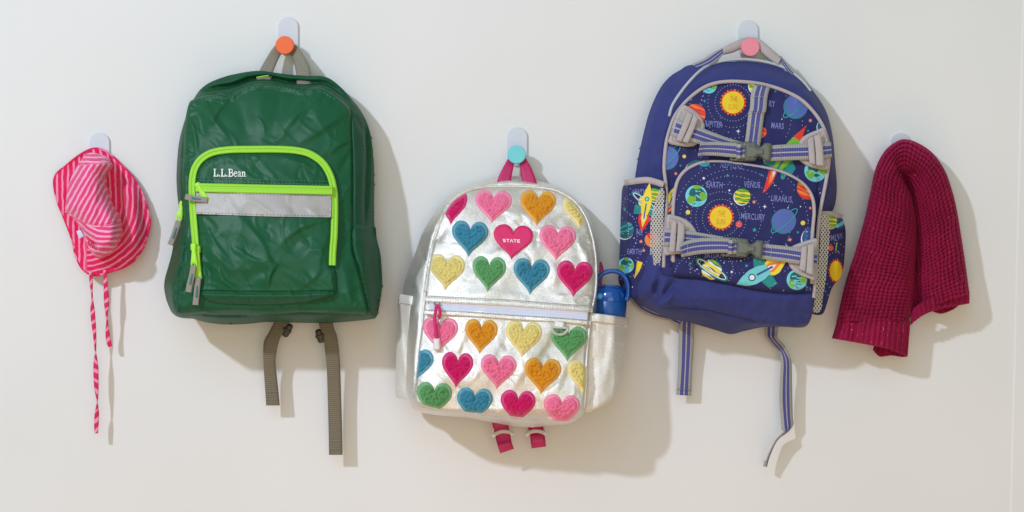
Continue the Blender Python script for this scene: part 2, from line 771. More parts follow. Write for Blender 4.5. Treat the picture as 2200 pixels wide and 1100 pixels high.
def mat_web(name, stops, rib=3.4, ribs_dark=.25, rough=.7, bump=.6):
    """woven strap: colour bands across (UV x), ribs along (UV y in u)"""
    q = N(name)
    u, v, _ = q.uv()
    co = q.obj()
    col = q.ramp(u, [(p, lin(c)) for p, c in stops], 'CONSTANT')
    w = q.math('SINE', q.math('MULTIPLY', v, 2 * math.pi / rib))
    w = q.math('MULTIPLY_ADD', w, .5, .5)
    nz = q.noise(co, 500, 2)
    f = q.math('ADD', q.math('MULTIPLY', q.math('SUBTRACT', 1.0, w), ribs_dark), q.math('MULTIPLY', nz, .22))
    q.l(q.mix(f, col, (0.02, 0.02, 0.02, 1)), q.b.inputs['Base Color'])
    q.set(Roughness=rough)
    q.bump(q.math('ADD', w, q.math('MULTIPLY', nz, .4)), bump, .0008)
    return q.mat

# ================================================================= wall
def wall_mat():
    q = N('painted_wall')
    co = q.obj()
    big = q.noise(co, 2.2, 2)
    q.l(q.ramp(big, [(.3, lin((226, 225, 223))), (.7, lin((231, 230, 228)))]), q.b.inputs['Base Color'])
    q.set(Roughness=.72)
    q.b.inputs['Specular IOR Level'].default_value = .25
    f = q.noise(co, 260, 3)
    g = q.noise(co, 14, 2)
    q.bump(q.math('ADD', q.math('MULTIPLY', f, .35), g), .18, .0012)
    return q.mat


M_wall = wall_mat()
mb = MB()
# one sheet with the shallow step of the lining board near the right-hand edge
xa, xb, xc = -2.6, (2197 - 1100) * S, 2.6
xd = (2170 - 1100) * S
zt, zb = 550 * S, -550 * S
def xe(z, o=0):
    return xb + (xd - xb) * (zt - z) / (zt - zb) + o
Z = np.linspace(-1.7, 1.7, 9)
V, F = [], []
for z in Z:
    V += [(xa, 0, z), (xe(z), 0, z), (xe(z, .0016), -.0010, z), (xe(z, .003), -.0013, z), (xc, -.0013, z)]
for i in range(len(Z) - 1):
    for j in range(4):
        F.append((i * 5 + j, i * 5 + j + 1, i * 5 + 6 + j, i * 5 + 5 + j))
mb.add(V, F)
wall = mb.build('wall', M_wall, None, smooth=False, kind='structure')

# ================================================================= hooks
M_plate = mat_plain('hook_white_plastic', (213, 213, 221), .5, .01, bump=.03)
HOOKG = 'hooks stuck on the wall'


def wall_hook(x, y, label, knob_rgb, kx, ky, kd=50):
    t = thing('wall_hook', label, 'hook', x, y, 0, HOOKG)
    m = MB()
    w, h, r = 43.5, 84, 21
    o = rrect(x, y, w, h, r, n=9)
    m_in = rrect(x, y, w - 3, h - 3, r - 1.5, n=9)
    V = np.vstack([W(o[:, 0], o[:, 1], 0.2), W(o[:, 0], o[:, 1], 4.4), W(m_in[:, 0], m_in[:, 1], 6.0)])
    n = len(o)
    F = [(i, (i + 1) % n, n + (i + 1) % n, n + i) for i in range(n)] + [(n + i, n + (i + 1) % n, 2 * n + (i + 1) % n, 2 * n + i) for i in range(n)]
    F.append(tuple(2 * n + i for i in range(n)))
    m.add(V, F)
    m.build('plate', M_plate, t, auto=25)
    k = W(kx, ky, kd)
    base = (k[0], -6 * S, k[2])
    m = MB()
    solid_rev(m, [(.0105, 0), (.0085, .002), (.0085, (kd - 14) * S)], (k[0], -5.5 * S, k[2]), (0, -1, 0), 24)
    m.build('peg', M_plate, t)
    m = MB()
    r = 19.6 * S
    solid_rev(m, [(0.0, 0), (r - .001, 0), (r, .001), (r, .0105), (r - .0012, .0118), (0.0001, .0120)], (k[0], -(kd - 14) * S, k[2]), (0, -1, 0), 48)
    m.build('knob', mat_plain('knob_paint', knob_rgb, .45, .02, bump=.02), t, auto=40)
    return t


wall_hook(214, 327, 'white adhesive wall hook behind the pink striped sun hat', (236, 120, 160), 216, 352, 44)
wall_hook(619.5, 78.5, 'white wall hook with a round orange knob', (243, 104, 42), 611.5, 97)
wall_hook(1111.5, 315.5, 'white wall hook with a round turquoise knob', (112, 208, 214), 1110, 332)
wall_hook(1607.5, 85, 'white wall hook with a round pink knob', (240, 138, 156), 1612.5, 101)
wall_hook(1935, 327, 'white wall hook behind the burgundy knitted sweater', (235, 200, 90), 1935, 346, 44)

# ================================================================= green backpack
M_green = mat_cloth('green_nylon', (23, 86, 54), .43, 2400, .08, .05, .02, .24)
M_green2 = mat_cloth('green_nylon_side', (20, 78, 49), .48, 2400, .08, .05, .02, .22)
M_neon = mat_web('neon_zip', [(0, (170, 238, 60)), (.5, (172, 240, 64))], 3.0, .10, .55, .25)
M_neonp = mat_plain('neon_plastic', (172, 236, 62), .4, .03)
M_reflect = mat_plain('grey_reflective_tape', (172, 167, 163), .5, .05, 40, .06, 900, Metallic=.1)
M_gthread = mat_plain('green_thread', (96, 150, 122), .8)
M_wthread = mat_plain('white_thread', (214, 212, 208), .8)
M_khaki = mat_web('khaki_webbing', [(0, (138, 126, 104))], 4.2, .30, .75, .8)
M_dkhaki = mat_plain('dark_buckle_plastic', (66, 62, 52), .45, .05)
M_pulltab = mat_web('grey_pull_tape', [(0, (176, 168, 156))], 3.0, .28, .8, .6)
M_teal = mat_plain('teal_thread', (70, 120, 122), .8)
M_logo = mat_plain('white_logo_embroidery', (236, 238, 232), .7)
M_greyhem = mat_plain('grey_hem_tape', (196, 192, 184), .75, .04, bump=.1)

G_O = cr([(552, 152), (500, 160), (462, 172), (440, 184), (424, 200), (406, 232), (397, 258), (389, 285), (384, 310), (381, 340), (379, 380), (381, 420), (385, 452), (386, 478), (376, 512), (370, 545), (361, 575), (355, 600), (354, 620), (359, 646), (367, 668), (380, 680), (398, 684), (416, 685), (440, 692), (480, 697), (530, 696), (570, 692), (620, 693), (700, 694), (760, 690), (795, 686), (808, 681), (814, 650), (819, 612), (817, 580), (815, 545), (808, 515), (804, 490), (803, 440), (804, 400), (803, 350), (798, 300), (789, 265), (775, 238), (755, 212), (735, 190), (712, 171), (690, 163), (660, 163), (620, 160), (590, 156)], 4, True)
G_F = cr([(406, 222), (420, 212), (438, 205), (466, 203), (487, 208), (494, 209), (501, 201), (518, 190), (540, 183), (558, 180), (584, 181), (609, 185), (634, 191), (652, 196), (657, 193), (667, 186), (680, 186), (696, 190), (712, 199), (727, 210), (745, 224), (753, 240), (755, 290), (757, 347), (757, 420), (757, 490), (758, 540), (770, 580), (780, 625), (788, 672), (760, 674), (700, 673), (650, 671), (560, 677), (470, 677), (430, 674), (385, 677), (378, 655), (384, 610), (392, 560), (396, 500), (394, 440), (392, 380), (394, 320), (397, 265)], 5, True)

g_fold = [
    ([(404, 224), (440, 208), (488, 211), (518, 191), (560, 181), (612, 186), (652, 197), (690, 189), (728, 212), (752, 240)], 6, 9, 'r'),
    ([(424, 203), (462, 190), (500, 184), (540, 170), (580, 168), (620, 176), (660, 178), (700, 180), (735, 206), (760, 236)], 5.5, -34, 'r'),
    ([(783, 262), (788, 300), (787, 380), (783, 482)], 3.2, -16, 'r'),
    ([(495, 212), (470, 235), (452, 270)], 10, 5, 'f'), ([(440, 214), (452, 245), (480, 285), (493, 302)], 12, 6, 'f'),
    ([(420, 235), (432, 260), (436, 300)], 9, -4), ([(655, 200), (640, 225), (622, 262)], 12, 4), ([(700, 200), (655, 230), (618, 268), (600, 300)], 16, 6, 'f'),
    ([(745, 240), (712, 262), (672, 288), (640, 310)], 18, 6, 'f'), ([(750, 300), (728, 312), (706, 330)], 9, 5, 'f'), ([(752, 330), (742, 350), (728, 372)], 8, -4),
    ([(560, 185), (556, 230), (560, 290)], 18, 4), ([(520, 195), (522, 240), (535, 300)], 16, -4), ([(600, 190), (596, 240), (580, 300)], 14, -3),
    ([(400, 290), (404, 330), (408, 380)], 8, 4), ([(396, 330), (404, 380), (402, 430)], 6, -4), ([(410, 260), (420, 300), (422, 330)], 8, 5, 'f'),
    ([(398, 560), (412, 590), (418, 640), (410, 670)], 9, 6, 'f'), ([(385, 640), (402, 624), (420, 600)], 9, -6), ([(395, 520), (402, 545), (396, 590)], 7, -5),
    ([(732, 560), (745, 600), (752, 660)], 10, 4), ([(740, 460), (745, 520), (735, 565)], 8, -4), ([(770, 590), (780, 640), (788, 672)], 4, 5, 'f'),
    ([(430, 668), (520, 664), (600, 670)], 5, 4, 'f'), ([(620, 672), (700, 664), (770, 672)], 5, 4, 'f'), ([(470, 690), (560, 684), (660, 688), (740, 682)], 5, -3),
    ([(440, 664), (480, 674), (540, 670)], 5, -4),
    ([(757, 240), (760, 300), (764, 380), (762, 480)], 6, 5, 'f'), ([(785, 280), (792, 330), (790, 400), (786, 470)], 4, -7), ([(752, 236), (770, 262), (784, 292)], 4, -6),
    ([(768, 500), (780, 540), (778, 600)], 8, 4), ([(805, 520), (796, 560), (800, 620)], 7, -4),
    ([(383, 480), (392, 520), (388, 560), (376, 600)], 8, 6, 'f'), ([(372, 560), (382, 590), (378, 640)], 7, -6), ([(400, 486), (398, 520)], 5, 3), ([(362, 600), (372, 620), (374, 660)], 7, 6, 'f'),
    ([(380, 300), (388, 360), (386, 440)], 3.5, -6),
]
g_pfold = [
    ([(445, 350), (480, 342), (560, 345)], 10, 3), ([(600, 335), (650, 352), (690, 372)], 10, 4, 'f'), ([(640, 340), (668, 362), (700, 380)], 8, -3),
    ([(440, 478), (460, 520), (492, 560)], 9, 4, 'f'), ([(520, 470), (560, 520), (580, 570), (576, 600)], 15, 5, 'f'), ([(700, 470), (650, 486), (615, 510), (600, 530)], 14, 6, 'f'),
    ([(705, 500), (690, 540), (684, 580)], 12, 4, 'f'), ([(450, 530), (480, 565), (512, 590)], 8, 3), ([(500, 530), (540, 555), (576, 568)], 8, 4, 'f'),
    ([(436, 540), (450, 590), (448, 625)], 8, -4), ([(470, 560), (478, 600), (520, 622)], 9, 5, 'f'), ([(600, 560), (580, 590), (574, 625)], 9, 5, 'f'), ([(640, 580), (660, 600), (652, 626)], 8, -4),
    ([(690, 580), (672, 600), (640, 622)], 9, 4, 'f'), ([(720, 575), (712, 600), (718, 625)], 6, 4, 'f'), ([(530, 600), (560, 585), (590, 588)], 10, -3), ([(620, 545), (640, 520), (672, 505)], 8, -3),
]


g_fold += puckers(G_F, 70, 11) + crinkles(G_F, 34, 12, 50, 40, 24, 80, 2.6, 5.5, 1.0, 2.4) + crinkles(G_O, 60, 16, 60, 60, 10, 26, 1.8, 3.2, .6, 1.3) + puckers(G_O, 50, 13, 12, 30)


def g_front(y):
    return np.interp(y, [150, 190, 260, 400, 560, 660, 700], [86, 98, 118, 150, 190, 204, 170])


def g_df(x, y):
    x, y = A(x), A(y)
    dO = pdist(x, y, G_O)[0].reshape(x.shape)
    dF = pdist(x, y, G_F)[0].reshape(x.shape)
    ins = inpoly(x, y, G_F)
    fr = g_front(y)
    mid = fr * np.interp(y, [165, 215, 260], [.72, .6, .52])
    t = dO / np.maximum(dO + dF, 1e-6)
    side = mid + (fr - mid) * np.sin(np.clip(t, 0, 1) * np.pi / 2) * .93
    inn = fr * .985 + 26 * (1 - np.exp(-dF / 42))
    d = np.where(ins, inn, side)
    d = d - 5 * np.exp(-(dF / 3.0) ** 2)
    d = d + folds(x, y, g_fold)
    ampl = np.clip(dO / 14, 0, 1)
    a = .7 * x + .7 * y
    b = -.7 * x + .7 * y
    d = d + ampl * (2.0 * (1 - np.abs(vnoise(a / 62 + .6 * vnoise(x / 90, y / 90, 2), b / 120, 13))) ** 4 + 1.8 * (1 - np.abs(vnoise(b / 75, a / 130 + .5 * vnoise(x / 70, y / 70, 4), 17))) ** 4 + 3.0 * fbm(a / 60, b / 120, 3, 1) + .55 * fbm(b / 30, a / 60, 9, 2))
    return d


# front pocket
G_Z = cr([(427, 600), (423, 560), (419, 510), (415, 460), (413, 420), (413, 388), (418, 363), (432, 342), (456, 328), (492, 322), (540, 321), (600, 321), (640, 324), (668, 332), (693, 350), (709, 376), (717, 408), (719, 440), (718, 500), (715, 540), (714, 570)], 6)
G_P = np.vstack([G_Z, cr([(714, 570), (722, 578), (727, 600), (723, 630), (690, 645), (640, 654), (560, 658), (500, 657), (455, 652), (436, 641), (428, 625), (427, 600)], 5)[1:-1]])


g_pfold += puckers(G_P, 60, 14, 12, 34) + crinkles(G_P, 26, 15, 55, 40, 24, 70, 2.6, 5.5, .9, 2.2) + crinkles(G_P, 30, 17, 60, 60, 10, 26, 1.8, 3.2, .6, 1.3)


def g_pk(x, y):
    x, y = A(x), A(y)
    d, _, _ = pdist(x, y, G_P)
    d = d.reshape(x.shape)
    b = 17 * np.sqrt(np.clip(1 - (1 - np.clip(d / 16, 0, 1)) ** 2, 0, 1)) + 12 * (1 - np.exp(-d / 60))
    lip = 9 * np.exp(-((y - (636 - ((x - 575) / 160) ** 2 * 4)) / 10) ** 2) - 9 * np.exp(-((y - (629 - ((x - 575) / 160) ** 2 * 3)) / 2.6) ** 2) * np.clip(d / 6, 0, 1)
    low = sstep(560, 600, y)
    return b, d, lip * low


def g_top(x, y):
    x, y = A(x), A(y)
    b, d, lip = g_pk(x, y)
    a_, b_ = .8 * x + .6 * y, -.6 * x + .8 * y
    base = g_df(x, y) * 1.0
    pf = folds(x, y, g_pfold) + (2.2 * fbm(a_ / 80, b_ / 40, 21, 1) + 2.4 * (1 - np.abs(vnoise(a_ / 90, b_ / 44, 23))) ** 3) * np.clip(d / 12, 0, 1)
    return base + b + lip + pf


green = thing('backpack', 'dark green nylon backpack with neon green zippers hanging from the orange knob', 'backpack', 611, 97, 0, 'backpacks hanging in a row')


def g_back(x, y, dist, d):
    return np.maximum(4, d * .30 - 6 * np.clip(dist / 40, 0, 1))


m = MB()
sheet(m, G_O, g_df, 4.0, back=g_back, extra=lambda x, y, dist: np.where(inpoly(x, y, G_F) & (dist > 2), -4.0, 0))
m.build('body', M_green2, green)
m = MB()
sheet(m, G_F, g_df, 3.0, h=3.0, r=4, thick=6)
m.build('front_panel', M_green, green)
m = MB()
sheet(m, G_P, g_top, 3.0, thick=8, off=-6)
# pocket cloth meets the panel at its rim
m.build('front_pocket', M_green, green)

# arched neon zipper: two tape halves and a chain
zp = [(-1, -3), (-.85, 1.2), (-.62, 2.6), (-.2, 2.4), (-.12, .2), (.12, .2), (.2, 2.4), (.62, 2.6), (.85, 1.2), (1, -3)]


def g_zdf(x, y):
    return g_front(A(y)) * .985 + 22 + 4 * np.exp(-((A(x) - 560) / 140) ** 2)


G_zline = G_Z


def zd_path(x, y):
    # depth on the zipper line: follow the mean pocket surface, without the small wrinkles
    x, y = A(x), A(y)
    return g_front(y) * .985 + 26 * (1 - np.exp(-pdist(x, y, G_F)[0].reshape(x.shape) / 42)) + 17


m = MB()
band(m, G_zline, 15.5, zd_path, zp, step=3)
m.build('arched_zipper', M_neon, green)
m = MB()
ZL = cr([(420, 403), (490, 404.5), (560, 406), (640, 407.5), (714, 409)], 10)
band(m, ZL, 19, zd_path, [(-1, -4), (-1, 5), (-.7, 7), (-.45, 7.2), (-.4, 5.4), (-.12, 5.6), (0, 7.6), (.12, 5.6), (.4, 5.4), (.45, 7.2), (.75, 7), (1, 5), (1, -4)], step=3, off=6)
m.build('pocket_zipper', M_neon, green)
m = MB()
G_R = [(421, 411), (490, 413), (560, 415), (640, 417), (712, 418), (711, 467), (640, 466), (560, 464.5), (490, 462), (421, 459.5)]
rdf = lambda x, y: np.maximum(zd_path(x, y) + 7 + 1.3 * fbm(A(x) / 34, A(y) / 22, 5, 2), g_top(x, y) - 3.2)
sheet(m, G_R, rdf, 4, thick=12)
m.build('reflective_strip', M_reflect, green)
stitches('stitching', [[(424, 413.5), (560, 418), (708, 421)], [(424, 456), (560, 461), (708, 463.5)]], rdf, mat_plain('grey_thread', (140, 138, 138), .8), green, off=.3, dash=4, gap=3.4, w=1.0)
stitches('stitching', [cr([(421, 381), (560, 386), (712, 390)], 8), cr([(421, 388), (560, 393), (712, 397)], 8)], g_top, M_gthread, green, off=.6 - 4)
stitches('stitching', [cr([(440, 211), (470, 209), (486, 214)], 6), cr([(520, 197), (560, 186), (612, 190), (648, 200)], 8), cr([(680, 192), (722, 214)], 6)], g_df, M_gthread, green, off=3.4)
stitches('stitching', [cr([(759, 493), (780, 490), (801, 491)], 6), cr([(780, 300), (786, 340), (786, 420)], 8)], g_df, M_gthread, green, off=.6)

# side pockets (mesh of cloth gathered on each side)
m = MB()
GPR = cr([(757, 488), (780, 485), (805, 486), (809, 512), (817, 545), (820, 580), (821, 612), (816, 650), (809, 680), (797, 684), (791, 672), (784, 625), (772, 580), (758, 540)], 4, True)
sheet(m, GPR, g_df, 4, h=5, r=5, thick=5)
m.build('side_pocket', M_green2, green)
m = MB()
GPL = cr([(384, 484), (403, 474), (405, 500), (398, 545), (400, 600), (394, 640), (386, 676), (374, 676), (360, 652), (353, 622), (354, 600), (361, 574), (369, 545), (375, 512)], 4, True)
sheet(m, GPL, g_df, 4, h=5, r=5, thick=5)
pk = m.build('side_pocket', M_green2, green)
m = MB()
band(m, cr([(387, 492), (394, 486), (404, 481)], 6), 13, lambda x, y: g_df(x, y) * 0 + 128, [(-1, 0), (-.8, 2), (.8, 2), (1, 0)], step=2)
m.build('hem_tape', M_greyhem, pk)
# hidden top zipper
m = MB()
band(m, cr([(551, 166.5), (564, 164), (577, 162.5)], 6), 2.2, lambda x, y: g_df(x, y) * 0 + 88, [(-1, 0), (0, 1.5), (1, 0)], step=2)
m.build('top_zipper', M_neon, green)

# zip pullers
def puller(parent, pts, tabpts, wide=17, d0=190, edge=False, d_tab=None):
    """slider + long plastic tongue + woven pull tape"""
    a, b = A(pts[0]), A(pts[1])
    ax = (b - a) / np.linalg.norm(b - a)
    nn = A((-ax[1], ax[0]))
    L = np.linalg.norm(b - a)
    m = MB()
    sl = a + nn * 0
    q = rrect(0, 0, 13, 17, 4)
    P = A([sl + nn * p[0] + ax * p[1] for p in q])
    sheet(m, P, lambda x, y: A(x) * 0 + d0, 2.5, h=5, r=4, thick=7)
    slider = m.build('slider', M_neonp, parent)
    m = MB()
    o = [a + nn * (-3.5) + ax * 2, a + nn * 3.5 + ax * 2, a + nn * wide * .42 + ax * L * .8]
    for k in range(7):
        t = R(-0 + 180 * k / 6)
        o.append(b + nn * wide * .42 * math.cos(t) + ax * wide * .40 * math.sin(t) - ax * wide * .3)
    o.append(a - nn * wide * .42 + ax * L * .8)
    o = A(o)
    c = b - ax * wide * .28
    hole = A([c + nn * p[0] + ax * p[1] for p in ell(0, 0, wide * .24, wide * .2, n=14)])
    dl = (lambda x, y: A(x) * 0 + d0 + 7 + 3 * ((A(x) - a[0]) * ax[0] + (A(y) - a[1]) * ax[1]) / L)
    sheet(m, o, dl, 2.2, holes=[hole], h=1.6, r=1.6, thick=3.5)
    m.build('pull_tongue', M_neonp, slider)
    tp = A(tabpts)
    m = MB()
    dt = d0 + 12 if d_tab is None else d_tab
    rows = []
    for i in range(len(tp)):
        tg = np.gradient(tp, axis=0)[i]
        tg /= np.linalg.norm(tg)
        n2 = A((-tg[1], tg[0])) * 6.2
        rows.append((*(tp[i] + n2), dt - 5 * i / (len(tp) - 1), *(tp[i] - n2), dt - 5 * i / (len(tp) - 1)))
    ribbon(m, rows, 4.2, 4)
    tab = m.build('pull_tape', M_pulltab, slider)
    m = MB()
    mid = tp[len(tp) // 2]
    t0, t1 = tp[0], tp[-1]
    pth = resample(cr(np.vstack([t0 + (t1 - t0) * .3, t0 + (t1 - t0) * .5, t0 + (t1 - t0) * .72]) if len(tp) == 2 else tp, 8), 1.5)
    k0, k1 = int(len(pth) * .30), int(len(pth) * .74)
    sub = pth[k0:k1]
    fd = lambda x, y: A(x) * 0 + dt + .2
    band(m, sub, 4.6, fd, [(-1, -.5), (-.8, .6), (.8, .6), (1, -.5)], step=2)
    return slider, (m, tab)


for pts, tab, dd in (([(426, 400), (446, 434)], [(446, 430), (428, 428), (410, 425), (398, 422)], 188),
                     ([(416, 531), (417, 574)], [(416, 570), (413, 590), (408, 610), (405, 627)], 225),
                     ([(424, 536), (428, 600)], [(426, 596), (424, 615), (422, 636), (420, 655)], 218),
                     ([(391, 440), (383, 474)], [(384, 474), (379, 490), (373, 508), (366, 526)], 140)):
    wd_ = 17 if dd != 218 else 11
    s_, (mm, tb) = puller(green, pts, tab, wd_, dd)
    mm.build('woven_bar', M_teal, s_)

# logo: upright serif letters
def glyphs(mb, s, x, y, k, df, off, slope=0.0):
    def st(pts, w):
        band(mb, A(pts), w, df, [(-1, 0), (1, 0)], off=off, step=1.2)
    GL = {
        'L': (.72, [([(.2, 0), (.2, 1)], .17), ([(.02, .97), (.40, .97)], .07), ([(.02, .04), (.58, .04)], .11), ([(.57, 0), (.62, .32)], .11)]),
        '.': (.26, [([(.08, .0), (.08, .17)], .17)]),
        'B': (.72, [([(.2, 0), (.2, 1)], .17), ([(.02, .97), (.38, .97), (.52, .92), (.58, .76), (.52, .60), (.38, .54), (.2, .54)], .10), ([(.38, .52), (.58, .46), (.64, .27), (.56, .09), (.38, .03), (.02, .03)], .11)]),
        'e': (.52, [([(.07, .38), (.44, .40), (.42, .56), (.27, .65), (.12, .58), (.05, .36), (.11, .12), (.28, .02), (.46, .10)], .10)]),
        'a': (.52, [([(.07, .54), (.20, .65), (.34, .58), (.36, .42), (.36, .08), (.50, .04)], .12), ([(.36, .38), (.14, .30), (.06, .16), (.15, .03), (.36, .12)], .09)]),
        'n': (.60, [([(.15, .02), (.15, .62)], .14), ([(.02, .62), (.16, .63)], .07), ([(.01, .03), (.28, .03)], .06), ([(.15, .48), (.27, .63), (.40, .60), (.44, .44), (.44, .04)], .13), ([(.32, .03), (.58, .03)], .06)]),
    }
    cx = x
    for ch in s:
        adv, strokes = GL[ch]
        for pts, w in strokes:
            P = A([(cx + p[0] * k, y - p[1] * k + (cx + p[0] * k - x) * slope) for p in pts])
            st(cr(P, 5) if len(P) > 2 and ch in 'Bean' else P, w * k)
        cx += adv * k
    return cx


m = MB()
glyphs(m, 'L.L.Bean', 458, 379, 16.3, g_top, -3.5, .01)
m.build('logo_lettering', M_logo, green, smooth=False)

# haul loop over the peg
m = MB()
ribbon(m, [(549, 182, 66, 580, 186, 66), (555, 158, 58, 584, 163, 58), (571, 128, 46, 594, 136, 46), (589, 100, 34, 606, 112, 30), (608, 84, 28, 616, 88, 22), (622, 84, 28, 612, 90, 22), (634, 96, 30, 624, 118, 34), (646, 110, 44, 630, 128, 42), (664, 140, 54, 634, 145, 52), (668, 166, 60, 637, 168, 60), (668, 188, 64, 638, 190, 64)], 3, 4)
m.build('haul_loop', mat_web('lit_khaki_webbing', [(0, (158, 150, 134))], 4.2, .30, .75, .8), green)  # lit copy of the strap tails' khaki webbing, light put into the paler colour

# strap tails below
m = MB()
ribbon(m, [(590, 680, 60, 624, 680, 60), (588, 694, 58, 622, 694, 58), (578, 714, 58, 606, 718, 62), (567, 735, 58, 598, 738, 60), (566, 770, 54, 592, 772, 50), (567, 800, 48, 594, 800, 44), (570, 840, 44, 598, 838, 42), (572, 871, 42, 601, 871, 42)], 3, 4)
m.build('strap_tail', M_khaki, green)
m = MB()
ribbon(m, [(682, 680, 60, 716, 680, 60), (686, 700, 60, 716, 700, 60), (694, 722, 62, 724, 722, 60), (698, 750, 58, 728, 748, 56), (702, 790, 52, 731, 790, 50), (704, 850, 46, 733, 850, 44), (706, 920, 42, 735, 920, 42), (707, 977, 42, 736, 977, 42)], 3, 4)
m.build('strap_tail', M_khaki, green)
for k, (x, y, rot) in enumerate(((617, 710, 28), (687, 722, -16))):
    m = MB()
    fr = rrect(x, y, 15, 31, 6, rot)
    sheet(m, fr, lambda x, y: A(x) * 0 + 58, 3, h=7, r=5, thick=8)
    c, s_ = math.cos(R(rot)), math.sin(R(rot))
    tube(m, [(x - 9 * c, y - 9 * s_, 63), (x + 9 * c, y + 9 * s_, 63)], 3.4, step=4)
    m.build('ladder_buckle', M_dkhaki, green)
stitches('stitching', [[(571, 842), (598, 841)], [(571, 858), (600, 857)], [(706, 947), (735, 946)], [(706, 965), (735, 964)]], lambda x, y: A(x) * 0 + 46, mat_plain('pale_thread', (160, 150, 130), .8), green, dash=3, gap=1.5)

# ================================================================= silver backpack
def mat_silver(name):
    q = N(name)
    co = q.obj()
    fine = q.n('ShaderNodeTexVoronoi', feature='F1')
    fine.inputs['Scale'].default_value = 900
    q.l(co, fine.inputs['Vector'])
    blot = q.noise(co, 26, 4)
    sp = q.noise(co, 1100, 1)
    c = q.ramp(sp, [(.32, lin((202, 195, 186))), (.6, lin((248, 243, 235)))])
    q.l(c, q.b.inputs['Base Color'])
    q.l(q.ramp(blot, [(.3, (.29, .29, .29, 1)), (.7, (.42, .42, .42, 1))]), q.b.inputs['Roughness'])
    q.set(Metallic=.76)
    b = q.bump(sp, .9, .0007)
    q.bump(q.noise(co, 90, 3), .16, .0016, b)
    return q.mat


M_sil = mat_silver('silver_foil_leatherette')
M_silp = mat_silver('silver_foil_pocket')
M_silp.node_tree.nodes['Principled BSDF'].inputs['Metallic'].default_value = .22
M_silthread = mat_plain('grey_silver_thread', (150, 146, 140), .6)
M_whitetape = mat_plain('white_zip_tape', (218, 220, 240), .6, .02, bump=.1)
M_mag = mat_web('magenta_webbing', [(0, (206, 30, 106))], 2.2, .06, .45, .2)
M_cord = mat_plain('magenta_cord', (214, 22, 110), .6)
M_chrome = mat_plain('chrome_wire', (200, 200, 202), .18, .02, Metallic=1.0)
M_clear = N('translucent_white_plastic').set(Base_Color=lin((232, 226, 222)), Roughness=.3, Transmission_Weight=.45).mat
M_whitecap = mat_plain('white_cord_end', (238, 230, 234), .5, .02)
HC = {'pink': (246, 120, 160), 'magenta': (212, 14, 100), 'mustard': (224, 148, 24), 'yellow': (232, 212, 128), 'green': (92, 158, 96), 'blue': (56, 136, 164)}
HM = {}


def mat_fleece(k):
    q = N(k + '_fleece')
    co = q.obj()
    c = lin(HC[k])
    w = q.noise(co, 420, 2)
    q.l(q.ramp(w, [(.3, tuple(v * .82 for v in c[:3]) + (1,)), (.7, tuple(min(1, v * 1.1) for v in c[:3]) + (1,))]), q.b.inputs['Base Color'])
    q.set(Roughness=.95)
    q.b.inputs['Sheen Weight'].default_value = .35
    q.b.inputs['Specular IOR Level'].default_value = .1
    q.bump(q.noise(co, 800, 3), .5, .0012)
    return q.mat


for k in HC:
    c = HC[k]
    HM[k] = (mat_plain(k + '_satin_rim', tuple(int(v + (255 - v) * .16) for v in c), .42, .03, bump=.1), mat_fleece(k))

S_O = cr([(1061, 381), (1040, 388), (1010, 398), (975, 415), (948, 440), (925, 470), (908, 500), (897, 530), (887, 556), (877, 582), (869, 606), (865, 632), (866, 660), (868, 720), (868, 790), (872, 842), (880, 862), (887, 876), (904, 886), (940, 892), (1000, 897), (1050, 906), (1100, 915), (1140, 918), (1180, 915), (1220, 911), (1243, 900), (1256, 886), (1268, 840), (1278, 780), (1284, 710), (1286, 660), (1287, 600), (1288, 557), (1284, 520), (1274, 488), (1262, 457), (1241, 431), (1217, 411), (1186, 397), (1151, 387), (1116, 379), (1082, 378)], 4, True)
S_F = cr([(1033, 404), (1075, 401), (1116, 401), (1150, 403), (1180, 407), (1208, 416), (1236, 436), (1257, 467), (1269, 502), (1276, 536), (1279, 571), (1278, 623), (1268, 675), (1264, 720), (1259, 775), (1258, 833), (1254, 878), (1243, 899), (1225, 907), (1204, 908), (1149, 901), (1100, 897), (1036, 891), (960, 884), (912, 874), (896, 866), (890, 851), (893, 818), (898, 760), (907, 687), (912, 640), (914, 626), (921, 571), (932, 520), (944, 481), (955, 455), (972, 430), (1000, 412)], 4, True)
